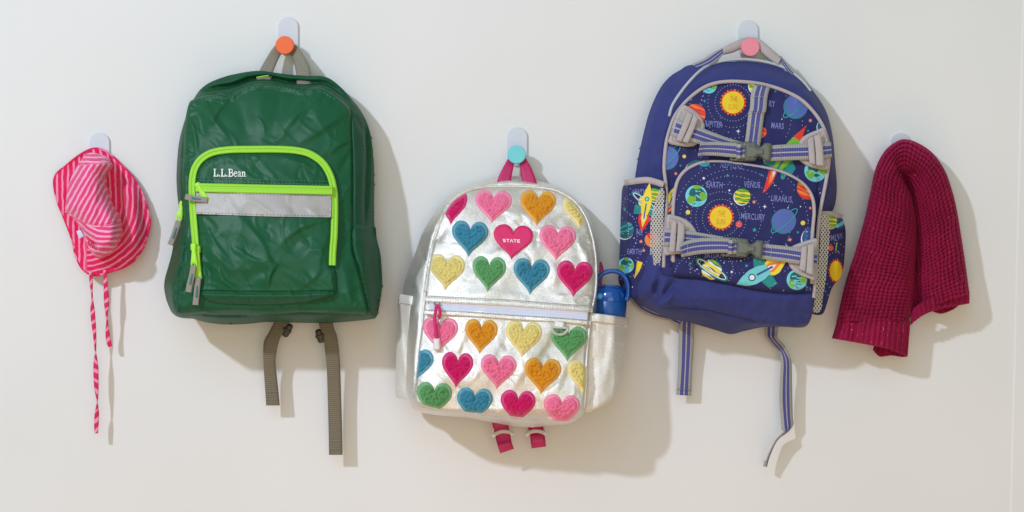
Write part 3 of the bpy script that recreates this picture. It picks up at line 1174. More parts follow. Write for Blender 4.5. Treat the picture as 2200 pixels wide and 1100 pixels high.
s_fold = [
    ([(944, 480), (955, 460), (975, 440)], 7, 5, 'f'), ([(930, 520), (950, 500), (958, 480)], 8, -4), ([(1010, 420), (1060, 400), (1130, 406)], 10, -4),
    ([(1090, 480), (1120, 462), (1160, 480)], 14, 6), ([(1040, 560), (1080, 540), (1100, 560)], 12, 5), ([(1180, 500), (1210, 470), (1240, 480)], 12, -5), ([(1180, 560), (1190, 590), (1180, 620)], 12, 5),
    ([(930, 560), (960, 552), (1000, 560)], 10, -4), ([(1240, 520), (1262, 560), (1262, 620)], 9, 5), ([(990, 640), (1060, 630), (1120, 640)], 14, 4),
    ([(900, 700), (930, 745), (960, 770)], 13, 3.1, 'f'), ([(1000, 690), (990, 740), (940, 800)], 14, 3.1, 'f'), ([(1080, 700), (1060, 760), (1000, 830)], 17, 3.7, 'f'), ([(1180, 700), (1170, 740), (1120, 800), (1090, 860)], 19, 4.3, 'f'), ([(1262, 720), (1220, 780), (1190, 850)], 16, 3.7, 'f'),
    ([(900, 800), (920, 840), (960, 870)], 11, 3.1), ([(1050, 840), (1060, 880), (1090, 895)], 11, 2.5, 'f'), ([(1160, 860), (1190, 890), (1230, 896)], 11, -2.5), ([(960, 700), (975, 760), (985, 840)], 15, -2.5), ([(1130, 690), (1110, 740), (1120, 790)], 13, -2.5),
    ([(880, 872), (930, 888), (1000, 893)], 4, 4), ([(1020, 898), (1050, 894), (1080, 905), (1120, 902)], 4, 4), ([(1140, 910), (1180, 904), (1230, 908)], 4, 3),
    ([(890, 640), (878, 720), (884, 800)], 8, 5), ([(905, 560), (892, 600), (900, 630)], 7, 5), ([(915, 500), (905, 540), (918, 570)], 6, -5), ([(1280, 560), (1283, 620), (1276, 690), (1270, 780)], 3, 4),
    ([(1015, 396), (1080, 388), (1150, 394), (1210, 412), (1245, 440)], 3, 3.5), ([(1040, 392), (1100, 382), (1160, 392)], 3, -3),
]


s_fold += crinkles(S_F, 130, 21, 0, 180, 14, 46, 2.0, 4.5, .8, 2.2) + puckers(S_F, 70, 22, 10, 26, 2, 3.6, .8, 1.8) + puckers(S_O, 50, 23, 8, 20, 2, 3.6, .8, 1.8)


def s_front(y):
    return np.interp(y, [370, 410, 500, 640, 780, 880, 920], [62, 76, 108, 150, 186, 200, 176])


def s_df(x, y):
    x, y = A(x), A(y)
    dO = pdist(x, y, S_O)[0].reshape(x.shape)
    dF = pdist(x, y, S_F)[0].reshape(x.shape)
    ins = inpoly(x, y, S_F)
    fr = s_front(y)
    mid = fr * .55
    t = dO / np.maximum(dO + dF, 1e-6)
    side = mid + (fr - mid) * np.sin(np.clip(t, 0, 1) * np.pi / 2) * .95
    inn = fr + 17 * (1 - np.exp(-dF / 50))
    d = np.where(ins, inn, side) - 4 * np.exp(-(dF / 2.2) ** 2)
    amp = np.clip(dO / 12, 0, 1)
    a, b = .6 * x + .8 * y, -.8 * x + .6 * y
    return d + folds(x, y, s_fold) + amp * (4.6 * fbm(b / 80, a / 50, 31, 1) + .7 * fbm(x / 24, y / 26, 35, 2))


silver = thing('backpack', 'metallic silver backpack covered in fluffy coloured hearts hanging from the turquoise knob', 'backpack', 1110, 332, 0, 'backpacks hanging in a row')
m = MB()
sheet(m, S_O, s_df, 4, back=lambda x, y, dist, d: np.maximum(4, d * .3 - 6 * np.clip(dist / 40, 0, 1)), extra=lambda x, y, dist: np.where(inpoly(x, y, S_F) & (dist > 2), -4.0, 0))
m.build('body', M_sil, silver)
m = MB()
sheet(m, S_F, s_df, 3, h=2.5, r=4, thick=6)
m.build('front_panel', M_sil, silver)
m = MB()
tube(m, cr([(914, 626), (921, 571), (932, 518), (944, 481), (955, 455), (972, 430), (1000, 412), (1033, 403), (1075, 400), (1116, 400), (1150, 402), (1182, 406), (1210, 416), (1238, 436), (1259, 467), (1271, 502), (1278, 536), (1281, 571), (1280, 623), (1270, 675), (1265, 720), (1260, 775), (1259, 833), (1255, 878)], 5), 2.6, df=s_df, off=4.5, n=8, step=4)
m.build('piping', M_sil, silver)

# side pockets
def s_pocket(outline, off, hem, hemw=20, fdep=None):
    m = MB()
    P = cr(outline, 4, True)
    dfp = fdep
    sheet(m, P, dfp, 4, h=6, r=7, thick=8, back=None)
    o = m.build('side_pocket', M_silp, silver)
    m = MB()
    band(m, cr(hem, 8), hemw, lambda x, y: dfp(x, y) + 7, [(-1, -4), (-.94, 2.2), (-.7, 3), (.7, 3), (.94, 2.2), (1, -4)], step=3)
    m.build('pocket_hem', M_silp, o)
    return o


def s_pl(x, y):
    x = A(x)
    return np.interp(x, [846, 856, 880, 915], [62, 84, 112, 128]) * np.interp(A(y), [630, 880], [1.0, 1.22]) + 4 * fbm(x / 22, A(y) / 60, 41, 2) + folds(x, y, [([(862, 700), (866, 770), (880, 830)], 7, 6), ([(900, 760), (880, 800), (868, 850)], 7, -6)])


def s_pr(x, y):
    x = A(x)
    return np.interp(x, [1250, 1262, 1285, 1320, 1352], [152, 150, 152, 142, 86]) * np.interp(A(y), [660, 890], [1.0, 1.15]) + 3.5 * fbm(x / 26, A(y) / 50, 44, 2) + folds(x, y, [([(1320, 720), (1308, 780), (1296, 850)], 9, 4), ([(1290, 700), (1284, 780), (1276, 850)], 12, -3)])


s_pocket([(857, 640), (885, 645), (911, 650), (906, 700), (898, 760), (893, 818), (890, 851), (885, 862), (866, 856), (850, 851), (850, 800), (852, 740), (855, 690)], 0, [(858, 642), (885, 646), (912, 650)], 21, s_pl)
s_pocket([(1272, 678), (1300, 682), (1348, 690), (1346, 712), (1343, 745), (1337, 790), (1325, 832), (1312, 858), (1290, 874), (1256, 884), (1259, 833), (1261, 775), (1266, 720)], 0, [(1271, 682), (1310, 687), (1349, 693)], 20, s_pr)

# hearts
def heart(cx, cy, w, h, rot=4.0, n=44):
    t = np.linspace(0, 2 * np.pi, n, endpoint=False)
    x = 16 * np.sin(t) ** 3
    y = -(13 * np.cos(t) - 5 * np.cos(2 * t) - 2 * np.cos(3 * t) - np.cos(4 * t))
    x = x / 32.0
    y = (y + 12) / 29.0 - .5
    # fuller, straighter sides
    y = np.where(y > 0, y * 1.0, y)
    c, s_ = math.cos(R(rot)), math.sin(R(rot))
    X, Y = x * w, y * h
    return np.stack([cx + X * c - Y * s_, cy + X * s_ + Y * c], -1)


S_clip = hull(np.vstack([S_F]))
S_clip = S_clip + (S_clip.mean(0) - S_clip) / np.linalg.norm(S_clip.mean(0) - S_clip, axis=1, keepdims=True) * 3.5
HEARTS = [
    (971, 445, 64, 80, 'magenta'), (1059, 445, 80, 74, 'pink'), (1155, 448, 78, 78, 'mustard'), (1246, 455, 76, 76, 'yellow'),
    (1009, 514, 79, 79, 'blue'), (1197, 523, 80, 79, 'pink'),
    (959, 586, 78, 79, 'yellow'), (1050, 590, 73, 79, 'green'), (1141, 595, 79, 80, 'blue'), (1234, 600, 78, 80, 'magenta'),
    (945, 720, 77, 77, 'pink'), (1033, 724, 71, 77, 'mustard'), (1124, 730, 79, 81, 'yellow'), (1221, 739, 79, 79, 'green'),
    (894, 786, 74, 74, 'blue'), (982, 796, 68, 79, 'magenta'), (1070, 800, 78, 77, 'pink'), (1165, 809, 80, 80, 'mustard'), (1254, 811, 72, 74, 'yellow'),
    (932, 860, 77, 78, 'green'), (1019, 872, 78, 78, 'blue'), (1112, 877, 76, 78, 'magenta'), (1206, 886, 79, 78, 'pink')]


def fl_h(x, y, dist):
    b = worley(A(x) / 6.4, A(y) / 6.4, 3)
    b2 = worley(A(x) / 3.7 + 9, A(y) / 3.7, 5)
    return (7.0 * (.62 - b) + 4.0 * (.62 - b2) + 1.6 * fbm(A(x) / 15, A(y) / 15, 50, 2)) * np.clip(dist / 4, 0, 1)


for cx, cy, w, h_, k in HEARTS:
    o = clip_convex(heart(cx, cy, w, h_), S_clip)
    if o is None:
        continue
    m = MB()
    sheet(m, o, s_df, 3, h=4.6, r=3.2, thick=6, off=2.6)
    rim = m.build('heart_patch', HM[k][0], silver, label=k + ' fleece heart patch')
    inn = clip_convex(heart(cx, cy - .8, w - 10.5, h_ - 13), S_clip + (S_clip.mean(0) - S_clip) / np.linalg.norm(S_clip.mean(0) - S_clip, axis=1, keepdims=True) * 3.0)
    if inn is None:
        continue
    m = MB()
    sheet(m, inn, s_df, 1.6, h=5.0, r=8, thick=4, off=4.6, extra=fl_h)
    m.build('fleece', HM[k][1], rim)
# the flat leather heart with the name
M_hl = mat_plain('magenta_leather', (222, 32, 104), .5, .03, bump=.15, bs=700)
m = MB()
o = heart(1101.5, 521, 85, 77)
smooth_s = lambda x, y: s_front(y) + 19 + 0 * A(x)
s_hl = lambda x, y: .35 * s_df(x, y) + .65 * smooth_s(x, y) + 1
sheet(m, o, s_hl, 3, h=3, r=2.5, thick=8, off=3)
hl = m.build('heart_patch', M_hl, silver, label='flat magenta leather heart with a white name')
stitches('stitching', [np.vstack([heart(1101.5, 521, 80, 72), heart(1101.5, 521, 80, 72)[:1]])], s_hl, mat_plain('dark_pink_thread', (190, 20, 84), .7), hl, off=5.7, dash=3, gap=2.5, w=.8)
m = MB()
M_white = mat_plain('white_print', (240, 238, 240), .6, .01)
def wide_letters(mb, s, x, y, k, df, off, slope):
    GL = {'S': [[(.9, .9), (.15, .9), (.1, .7), (.2, .5), (.8, .5), (.9, .3), (.85, .1), (.1, .1)]], 'T': [[(0, .9), (1, .9)], [(.5, .9), (.5, 0)]], 'A': [[(.02, 0), (.5, 1), (.98, 0)]], 'E': [[(.95, .9), (.1, .9), (.1, .1), (.95, .1)], [(.1, .5), (.85, .5)]]}
    for ch in s:
        for pl in GL[ch]:
            P = A([(x + p[0] * k * .88, y - p[1] * k + p[0] * k * slope) for p in pl])
            band(mb, P, k * .23, df, [(-1, 0), (1, 0)], off=off, step=.8)
        x += k * 1.13
        y += k * 1.13 * slope
wide_letters(m, 'STATE', 1080.5, 520, 6.8, s_hl, 6.4, .035)
m.build('name_lettering', M_white, hl, smooth=False)

# zip pocket
sz = lambda x, y: .5 * s_df(x, y) + .5 * (s_front(y) + 17) + 1.0
m = MB()
Zs = cr([(914, 650), (1000, 656), (1100, 664), (1200, 672), (1272, 677)], 8)
up = cr([(913, 642), (1000, 646), (1100, 651), (1200, 659), (1273, 664)], 8)
lo = cr([(912, 671), (1000, 675), (1100, 682), (1200, 688), (1269, 694)], 8)
band(m, up, 15, sz, [(-1, -3), (-.9, 4), (-.4, 5), (0, 4.2), (.5, 5.4), (.9, 5), (1, 1)], step=3)
band(m, lo, 13, sz, [(-1, 1), (-.9, 5), (-.3, 5.2), (.2, 4.2), (.8, 4.2), (1, -3)], step=3)
zipo = m.build('zip_flap', M_sil, silver)
m = MB()
band(m, cr([(922, 655), (1000, 660), (1100, 667), (1200, 673), (1262, 678)], 8), 19, sz, [(-1, 0), (-.5, 1.4), (-.45, .8), (-.1, 1.4), (0, .6), (.1, 1.4), (.45, .8), (.5, 1.4), (1, 0)], step=3, off=1.5)
m.build('zip_tape', M_whitetape, silver)
stitches('stitching', [cr([(914, 639), (1000, 643), (1100, 648), (1200, 656), (1270, 661)], 8), cr([(914, 646), (1000, 650), (1100, 655), (1200, 663), (1270, 668)], 8), cr([(914, 667), (1000, 671), (1100, 678), (1200, 684), (1266, 689)], 8), cr([(914, 675), (1000, 679), (1100, 686), (1200, 692), (1266, 698)], 8)], sz, M_silthread, silver, off=5.2, dash=3.6, gap=2.2, w=1.1)
stitches('stitching', [cr([(1274, 690), (1310, 695), (1345, 701)], 6)], lambda x, y: s_pr(x, y) + 10, M_silthread, silver, off=.6, dash=3.6, gap=2.2)
stitches('stitching', [cr([(860, 651), (885, 655), (910, 659)], 6)], lambda x, y: s_pl(x, y) + 10, M_silthread, silver, off=.6, dash=3.6, gap=2.2)
# zip pull: wire loop, cord, white end
m = MB()
solid = ell(939, 652, 5, 5)
sheet(m, ell(939, 653, 7.5, 4), lambda x, y: A(x) * 0 + 176, 2, h=4, r=3, thick=5)
sl = m.build('slider', M_chrome, silver)
m = MB()
tube(m, [(935, 652, 182), (936, 656, 187), (937.5, 672, 189), (939, 681, 189), (943, 686, 188), (946, 682, 186), (945, 670, 184), (942, 656, 182)], 1.8, step=2)
m.build('pull_wire', M_chrome, sl)
m = MB()
tube(m, cr([(943, 683, 190), (945, 672, 192), (943, 660, 192), (938, 657, 192), (936, 668, 191), (934, 682, 192), (935, 700, 196), (937, 714, 199), (938.5, 730, 201)], 6), 3.2, step=2)
m.build('pull_cord', M_cord, sl)
m = MB()
sheet(m, rrect(938.5, 740, 15, 27, 4, -3), lambda x, y: A(x) * 0 + 200, 2.2, h=7, r=6, thick=8)
m.build('cord_end', M_whitecap, sl)
# D ring on a tab
m = MB()
ribbon(m, [(1190, 690, 186, 1216, 692, 186), (1190, 700, 188, 1216, 702, 188), (1191, 705, 189, 1216, 707, 189)], 4, 3)
tab = m.build('ring_tab', M_sil, silver)
m = MB()
tube(m, np.c_[np.vstack([ell(1203, 704, 17, 15, a0=10, a1=190, n=18, rot=-6)]), np.full(18, 193.0)], 2.8, step=2.5)
tube(m, [(1186, 703, 193), (1220, 705, 193)], 2.4, step=5)
m.build('d_ring', M_clear, tab)
# haul loop and straps
m = MB()
ribbon(m, [(1066, 400, 56, 1098, 398, 56), (1071, 380, 54, 1099, 380, 52), (1082, 358, 46, 1103, 360, 46), (1093, 338, 34, 1106, 344, 32), (1103, 322, 26, 1109, 328, 22), (1117, 322, 26, 1111, 328, 22), (1128, 338, 34, 1116, 344, 32), (1140, 358, 46, 1118, 362, 46), (1150, 382, 54, 1120, 380, 52), (1156, 402, 56, 1124, 400, 56)], 3, 4)
m.build('haul_loop', M_mag, silver)
for rows, bx, by, rot in (([(1056, 895, 66, 1092, 895, 66), (1058, 914, 64, 1093, 917, 62), (1063, 934, 60, 1096, 930, 60), (1067, 950, 66, 1098, 944, 64), (1070, 960, 74, 1100, 953, 70), (1074, 973, 64, 1104, 963, 62)], 1080, 931, -6),
                          ([(1132, 895, 66, 1168, 895, 66), (1134, 916, 62, 1167, 916, 62), (1137, 930, 60, 1168, 926, 58), (1139, 938, 66, 1170, 936, 64), (1140, 950, 70, 1172, 948, 68), (1142, 962, 62, 1173, 958, 60)], 1151, 930, -2)):
    m = MB()
    ribbon(m, rows, 4, 4)
    m.build('strap_tail', M_mag, silver)
    m = MB()
    c, s_ = math.cos(R(rot)), math.sin(R(rot))
    P = [(bx + px * c - py * s_, by + px * s_ + py * c, d) for px, py, d in ((-21, 4, 64), (-16, 0, 70), (-8, -3, 73), (0, -4, 74), (8, -3, 73), (16, 0, 70), (22, 4, 64))]
    tube(m, cr(P, 4), 4.2, step=2.5, flat=.6)
    P = [(bx + px * c - py * s_, by + px * s_ + py * c, d) for px, py, d in ((-21, 4, 64), (-18, -14, 62), (-12, -24, 60))]
    tube(m, cr(P, 4), 2.4, step=2.5)
    P = [(bx + px * c - py * s_, by + px * s_ + py * c, d) for px, py, d in ((22, 4, 64), (18, -14, 62), (13, -24, 60))]
    tube(m, cr(P, 4), 2.4, step=2.5)
    m.build('strap_slide', M_clear, silver)
m = MB()
ribbon(m, [(1278, 640, 40, 1292, 640, 40), (1284, 610, 38, 1293, 606, 38), (1286, 580, 34, 1297, 582, 34), (1283, 566, 30, 1292, 562, 30)], 3, 3)
m.build('shoulder_strap', M_mag, silver)

# ================================================================= water bottle
M_blue = N('glossy_blue_plastic').set(Base_Color=lin((9, 76, 156)), Roughness=.16, Coat_Weight=.3).mat
M_blue2 = N('light_blue_plastic').set(Base_Color=lin((40, 140, 222)), Roughness=.25).mat
M_blue3 = mat_plain('matte_blue_bottle', (14, 78, 150), .35, .02)
bottle = thing('water_bottle', 'shiny blue water bottle lid with carry loop in the silver side pocket', 'water bottle', 1308, 800, 92)
ax = W(1316, 600, 92) - W(1305, 760, 92)
base = W(1310, 646, 92)
m = MB()
solid_rev(m, [(.0001, -.115), (.026, -.115), (.028, -.11), (.0285, -.03)], base, ax, 40)
m.build('bottle_body', M_blue3, bottle)
m = MB()
rr = 36 * S
solid_rev(m, [(rr - .0003, -.03), (rr, -.029), (rr, -.0012), (rr - .0006, -.0002)], base, ax, 48)
m.build('lid_collar', M_blue3, bottle)
m = MB()
solid_rev(m, [(rr + .0002, 0), (rr + .0002, .003), (rr - .0008, .012), (rr - .0035, .019), (rr - .009, .0245), (rr - .017, .0275), (.0001, .0285)], base, ax, 48)
m.build('lid', M_blue, bottle)
m = MB()
hp = cr([(1280, 626, 96), (1282, 606, 100), (1290, 592, 104), (1303, 584, 106), (1318, 582, 108), (1332, 586, 110), (1343, 596, 112), (1349, 610, 112), (1350, 626, 112), (1348, 640, 112), (1345, 646, 112)], 5)
tube(m, hp, 5.2, step=3, n=10, flat=1.5)
m.build('carry_loop', M_blue, bottle)
m = MB()
sheet(m, ell(1290, 637, 11, 10), lambda x, y: A(x) * 0 + 119, 2.2, h=3, r=3, thick=9)
bt = m.build('button_ring', M_blue, bottle)
m = MB()
sheet(m, ell(1290, 636.5, 8, 7.5), lambda x, y: A(x) * 0 + 121, 2, h=3, r=4, thick=4)
m.build('button', M_blue2, bt)

# ================================================================= navy space backpack
M_navy = mat_cloth('navy_canvas', (55, 61, 120), .76, 2000, .3, .07, .08, .2)
M_navyp = mat_cloth('printed_navy_canvas', (43, 44, 98), .68, 2000, .25, .06, .05, .24)
M_pip = mat_plain('grey_piping', (184, 170, 170), .7, .04, bump=.1)
M_felt = mat_plain('grey_faux_suede', (182, 170, 168), .85, .05, 80, .2, 900)
M_pipd = mat_plain('pale_edge_binding', (190, 192, 196), .7, .04, bump=.1)
WEB = [(0, (190, 187, 180)), (.23, (92, 90, 166)), (.46, (200, 198, 200)), (.54, (92, 90, 166)), (.77, (190, 187, 180))]
M_nweb = mat_web('striped_webbing', WEB, 3.6, .18, .75, .9)
M_buck = mat_plain('grey_green_buckle_plastic', (104, 108, 100), .42, .04, bump=.05)
M_nthr = mat_plain('pale_grey_thread', (200, 196, 190), .8)
M_gthr = mat_plain('dark_grey_thread', (128, 116, 116), .8)


def mat_mesh():
    q = N('grey_net_fabric')
    u, v, _ = q.uv()
    a = q.math('ADD', q.math('DIVIDE', u, 6.6), q.math('DIVIDE', v, 9.6))
    b = q.math('SUBTRACT', q.math('DIVIDE', u, 6.6), q.math('DIVIDE', v, 9.6))
    fa = q.math('ABSOLUTE', q.math('SUBTRACT', q.math('FRACT', a), .5))
    fb = q.math('ABSOLUTE', q.math('SUBTRACT', q.math('FRACT', b), .5))
    mx = q.math('MAXIMUM', fa, fb)
    al = q.math('GREATER_THAN', mx, .27)
    q.l(al, q.b.inputs['Alpha'])
    q.b.inputs['Base Color'].default_value = lin((196, 190, 180))
    q.set(Roughness=.7)
    return q.mat


M_net = mat_mesh()
PC = {'sun': (238, 200, 34), 'red': (226, 54, 42), 'orange': (244, 130, 50), 'yel': (240, 214, 60), 'teal': (22, 136, 134), 'dteal': (14, 96, 106), 'sky': (116, 206, 216), 'green': (120, 178, 40), 'dgreen': (58, 130, 60), 'blue': (84, 106, 178), 'dblue': (52, 86, 148), 'white': (232, 236, 240), 'lav': (118, 124, 186), 'cyan': (44, 158, 170), 'coral': (238, 84, 84), 'peach': (244, 146, 110), 'ink': (38, 44, 96), 'txt': (216, 150, 30)}
M_pr = {k: mat_plain('print_' + k, v, .66, .03, bump=.12, bs=900) for k, v in PC.items()}
PK = list(M_pr)
PM = [M_pr[k] for k in PK]
pi = {k: i for i, k in enumerate(PK)}

V_O = cr([(1480, 140), (1462, 150), (1440, 164), (1418, 190), (1397, 235), (1383, 285), (1372, 336), (1364, 384), (1360, 430), (1356, 500), (1352, 560), (1346, 610), (1356, 640), (1384, 660), (1418, 676), (1444, 687), (1470, 690), (1500, 698), (1540, 710), (1570, 718), (1600, 711), (1640, 703), (1680, 702), (1715, 704), (1733, 700), (1743, 682), (1752, 640), (1762, 590), (1772, 530), (1782, 470), (1794, 440), (1798, 400), (1794, 347), (1790, 300), (1780, 253), (1767, 224), (1749, 198), (1735, 180), (1715, 162), (1684, 147), (1640, 136), (1600, 132), (1560, 133), (1520, 138)], 4, True)
V_F = cr([(1553, 177), (1567, 175), (1611, 176), (1647, 182), (1684, 194), (1718, 211), (1744, 235), (1763, 261), (1775, 290), (1782, 322), (1781, 355), (1776, 387), (1770, 418), (1762, 459), (1757, 511), (1755, 576), (1752, 620), (1748, 660), (1738, 690), (1714, 700), (1680, 700), (1640, 694), (1600, 684), (1560, 674), (1516, 664), (1470, 660), (1432, 659), (1414, 655), (1414, 610), (1418, 570), (1426, 511), (1430, 445), (1429, 400), (1425, 360), (1429, 311), (1438, 275), (1450, 245), (1473, 216), (1502, 193), (1531, 180)], 4, True)
v_fold = [
    ([(1530, 160), (1580, 150), (1640, 160), (1700, 184)], 8, 4), ([(1480, 190), (1500, 170), (1530, 158)], 6, -4), ([(1440, 175), (1410, 240), (1392, 320)], 10, 5), ([(1430, 230), (1408, 300), (1396, 370)], 8, -5), ([(1720, 190), (1750, 220), (1766, 250)], 5, 4),
    ([(1366, 640), (1390, 620), (1406, 590)], 8, 7, 'f'), ([(1376, 655), (1400, 640), (1418, 600)], 8, -14), ([(1400, 668), (1420, 640), (1440, 620), (1452, 600)], 9, -15), ([(1394, 600), (1402, 630), (1396, 655)], 8, 6, 'f'),
    ([(1424, 600), (1422, 630), (1414, 655)], 6, 5), ([(1450, 610), (1440, 640), (1420, 660)], 7, 6, 'f'), ([(1500, 672), (1540, 690), (1570, 714)], 4, 4, 'f'), ([(1640, 690), (1600, 696), (1572, 716)], 4, 4, 'f'),
    ([(1500, 610), (1540, 640), (1600, 650)], 16, 4), ([(1620, 630), (1610, 660), (1640, 685)], 14, -4), ([(1700, 640), (1690, 670), (1715, 690)], 14, 4), ([(1440, 600), (1470, 625), (1500, 640)], 12, -4),
    ([(1455, 230), (1470, 290), (1455, 340)], 14, 3), ([(1690, 240), (1720, 280), (1730, 330)], 18, 4), ([(1520, 220), (1580, 250), (1600, 300)], 22, 3), ([(1440, 360), (1446, 420), (1440, 450)], 6, -6), ([(1762, 380), (1756, 430), (1752, 500)], 4, -8),
]


v_fold += puckers(V_F, 50, 31, 12, 30) + puckers(V_O, 40, 32, 12, 30) + crinkles(V_F, 30, 33, 20, 60, 24, 70, 3, 6, .8, 1.8) + crinkles(V_O, 60, 34, 70, 40, 14, 50, 2.4, 5, .8, 1.8)


def v_front(y):
    return np.interp(y, [130, 176, 260, 400, 540, 640, 700], [84, 104, 122, 138, 156, 170, 150])


def v_df(x, y):
    x, y = A(x), A(y)
    dO = pdist(x, y, V_O)[0].reshape(x.shape)
    dF = pdist(x, y, V_F)[0].reshape(x.shape)
    ins = inpoly(x, y, V_F)
    fr = v_front(y)
    mid = fr * .5
    t = dO / np.maximum(dO + dF, 1e-6)
    side = mid + (fr - mid) * np.sin(np.clip(t, 0, 1) * np.pi / 2) * .92
    inn = fr + 15 * (1 - np.exp(-dF / 46))
    d = np.where(ins, inn, side) - 3.5 * np.exp(-(dF / 2.4) ** 2)
    amp = np.clip(dO / 12, 0, 1)
    return d + folds(x, y, v_fold) + amp * (3.2 * fbm(x / 60, y / 48, 61, 2) + 1.0 * fbm(x / 22, y / 24, 66, 2))


V_K = np.vstack([cr([(1443, 570), (1443, 520), (1444, 461), (1445, 438), (1448, 412), (1455, 386), (1470, 365), (1494, 352), (1518, 346), (1551, 346), (1584, 350), (1620, 355), (1650, 360), (1680, 368), (1704, 379), (1726, 393), (1741, 411), (1749, 432), (1751, 456), (1749, 480), (1746, 520), (1744, 570), (1742, 622)], 5), cr([(1742, 623), (1698, 629), (1640, 625), (1577, 613), (1540, 606), (1499, 598), (1453, 595), (1443, 590)], 4)])


def v_pk(x, y):
    """printed pocket on the front panel"""
    x, y = A(x), A(y)
    d = pdist(x, y, V_K)[0].reshape(x.shape)
    low = 1 - sstep(596, 622, y - np.interp(x, [1450, 1745], [0, 30]))
    return v_df(x, y) * .6 + .4 * (v_front(y) + 14) + (18 * np.sqrt(np.clip(1 - (1 - np.clip(d / 12, 0, 1)) ** 2, 0, 1)) + 10 * (1 - np.exp(-d / 60))) * (.25 + .75 * low)


navy = thing('backpack', 'navy blue backpack printed with planets and rockets hanging from the pink knob', 'backpack', 1612, 101, 0, 'backpacks hanging in a row')
m = MB()
sheet(m, V_O, v_df, 4, back=lambda x, y, dist, d: np.maximum(4, d * .3 - 6 * np.clip(dist / 40, 0, 1)), extra=lambda x, y, dist: np.where(inpoly(x, y, V_F) & (dist > 2), -4, 0))
m.build('body', M_navy, navy)
V_seam = cr([(1420, 590), (1453, 596), (1499, 599), (1551, 608), (1577, 613), (1620, 623), (1660, 629), (1698, 632), (1749, 626)], 5)
V_up = np.vstack([V_F[[i for i in range(len(V_F)) if not (V_F[i, 1] > 590)]]])
# printed upper panel: everything of the front above the seam
top_pts = [p for p in V_F if p[1] < np.interp(p[0], V_seam[:, 0], V_seam[:, 1])]
def ring_from(pred):
    P = [i for i in range(len(V_F)) if pred(V_F[i])]
    # rotate so that the run is contiguous
    k = next(j for j in range(len(P)) if (P[j] - P[j - 1]) % len(V_F) != 1)
    return V_F[P[k:] + P[:k]]
above = ring_from(lambda p: p[1] < np.interp(p[0], V_seam[:, 0], V_seam[:, 1]))
below = ring_from(lambda p: p[1] >= np.interp(p[0], V_seam[:, 0], V_seam[:, 1]))
sm = V_seam[1:-1]
m = MB()
sheet(m, np.vstack([above, sm[::-1] if np.linalg.norm(above[-1] - sm[-1]) < np.linalg.norm(above[-1] - sm[0]) else sm]), v_df, 3.2, h=2.0, r=3, thick=6)
m.build('printed_panel', M_navyp, navy)
m = MB()
sheet(m, np.vstack([below, sm[::-1] if np.linalg.norm(below[-1] - sm[-1]) < np.linalg.norm(below[-1] - sm[0]) else sm]), v_df, 3.2, h=3.0, r=3, thick=8)
m.build('base_panel', M_navy, navy)
m = MB()
sheet(m, V_K, v_pk, 3.2, thick=14)
pocket = m.build('printed_pocket', M_navyp, navy)
m = MB()
vp = cr([(1426, 575), (1428, 520), (1432, 445), (1431, 400), (1427, 360), (1431, 311), (1440, 275), (1452, 246), (1475, 217), (1504, 193), (1532, 180), (1567, 175), (1611, 177), (1647, 183), (1684, 195), (1718, 212), (1744, 236), (1763, 262), (1775, 290), (1781, 322), (1780, 355), (1775, 387), (1769, 418), (1761, 459), (1756, 511), (1753, 576), (1748, 640)], 5)
tube(m, vp, 3.9, df=lambda x, y: v_front(y) + 5, off=0, n=10, step=4)
m.build('piping', M_pip, navy)
m = MB()
kp = V_K[:int(len(V_K) * 1)]
kp = cr([(1445, 560), (1445, 520), (1446, 461), (1447, 438), (1450, 412), (1457, 387), (1472, 367), (1495, 354), (1519, 348), (1551, 348), (1584, 352), (1620, 357), (1650, 362), (1680, 370), (1704, 381), (1725, 395), (1739, 412), (1747, 432), (1749, 456), (1747, 480), (1744, 520)], 5)
tube(m, kp, 3.9, df=lambda x, y: v_front(y) + 24, off=0, n=10, step=4)
m.build('pocket_piping', M_pip, navy)
# pale edge binding along the back panel
m = MB()
tube(m, cr([(1438, 250), (1444, 228), (1460, 202), (1484, 172), (1510, 148), (1540, 134), (1575, 128), (1610, 128), (1650, 134), (1690, 148), (1722, 172), (1742, 196)], 6), 3.2, df=lambda x, y: v_df(x, y) + 1.5, n=8, step=4)
m.build('edge_binding', M_pipd, navy)

# ---------------- print
pdf = lambda x, y: v_df(x, y) + 2.0
HF = hull(V_F)
HK = hull(V_K)
def shrink(P, k):
    c = P.mean(0)
    v = c - P
    return P + v / np.linalg.norm(v, axis=1, keepdims=True) * k
HF_, HK_ = shrink(HF, 5), shrink(HK, 5)


class Print:
    def __init__(s, df, clip, base=.55):
        s.df, s.clip, s.base, s.m = df, clip, base, MB()

    def poly(s, P, c, lv=0, step=3.2, clip2=None):
        P = A(P)
        if s.clip is not None:
            P = clip_convex(P, s.clip)
        if P is not None and clip2 is not None:
            P = clip_convex(P, clip2)
        if P is None or len(P) < 3:
            return
        sheet(s.m, P, s.df, step, off=s.base + lv * .35, m=pi[c])

    def disc(s, x, y, r, c, lv=0, ry=None, rot=0):
        s.poly(ell(x, y, r, ry, rot, 26), c, lv)

    def line(s, P, w, c, lv=0):
        P = resample(cr(P, 6) if len(P) > 2 else P, 2.5)
        if s.clip is not None:
            k = inpoly(P[:, 0], P[:, 1], s.clip)
            if k.sum() < 2:
                return
            i = np.where(k)[0]
            P = P[i[0]:i[-1] + 1]
        band(s.m, P, w, s.df, [(-1, 0), (1, 0)], off=s.base + lv * .35, m=pi[c], step=2.5)

    def done(s, name, label=None):
        if s.m.n:
            return s.m.build(name, PM, navy, smooth=True, label=label, kind='stuff' if name == 'printed_stars' else None)


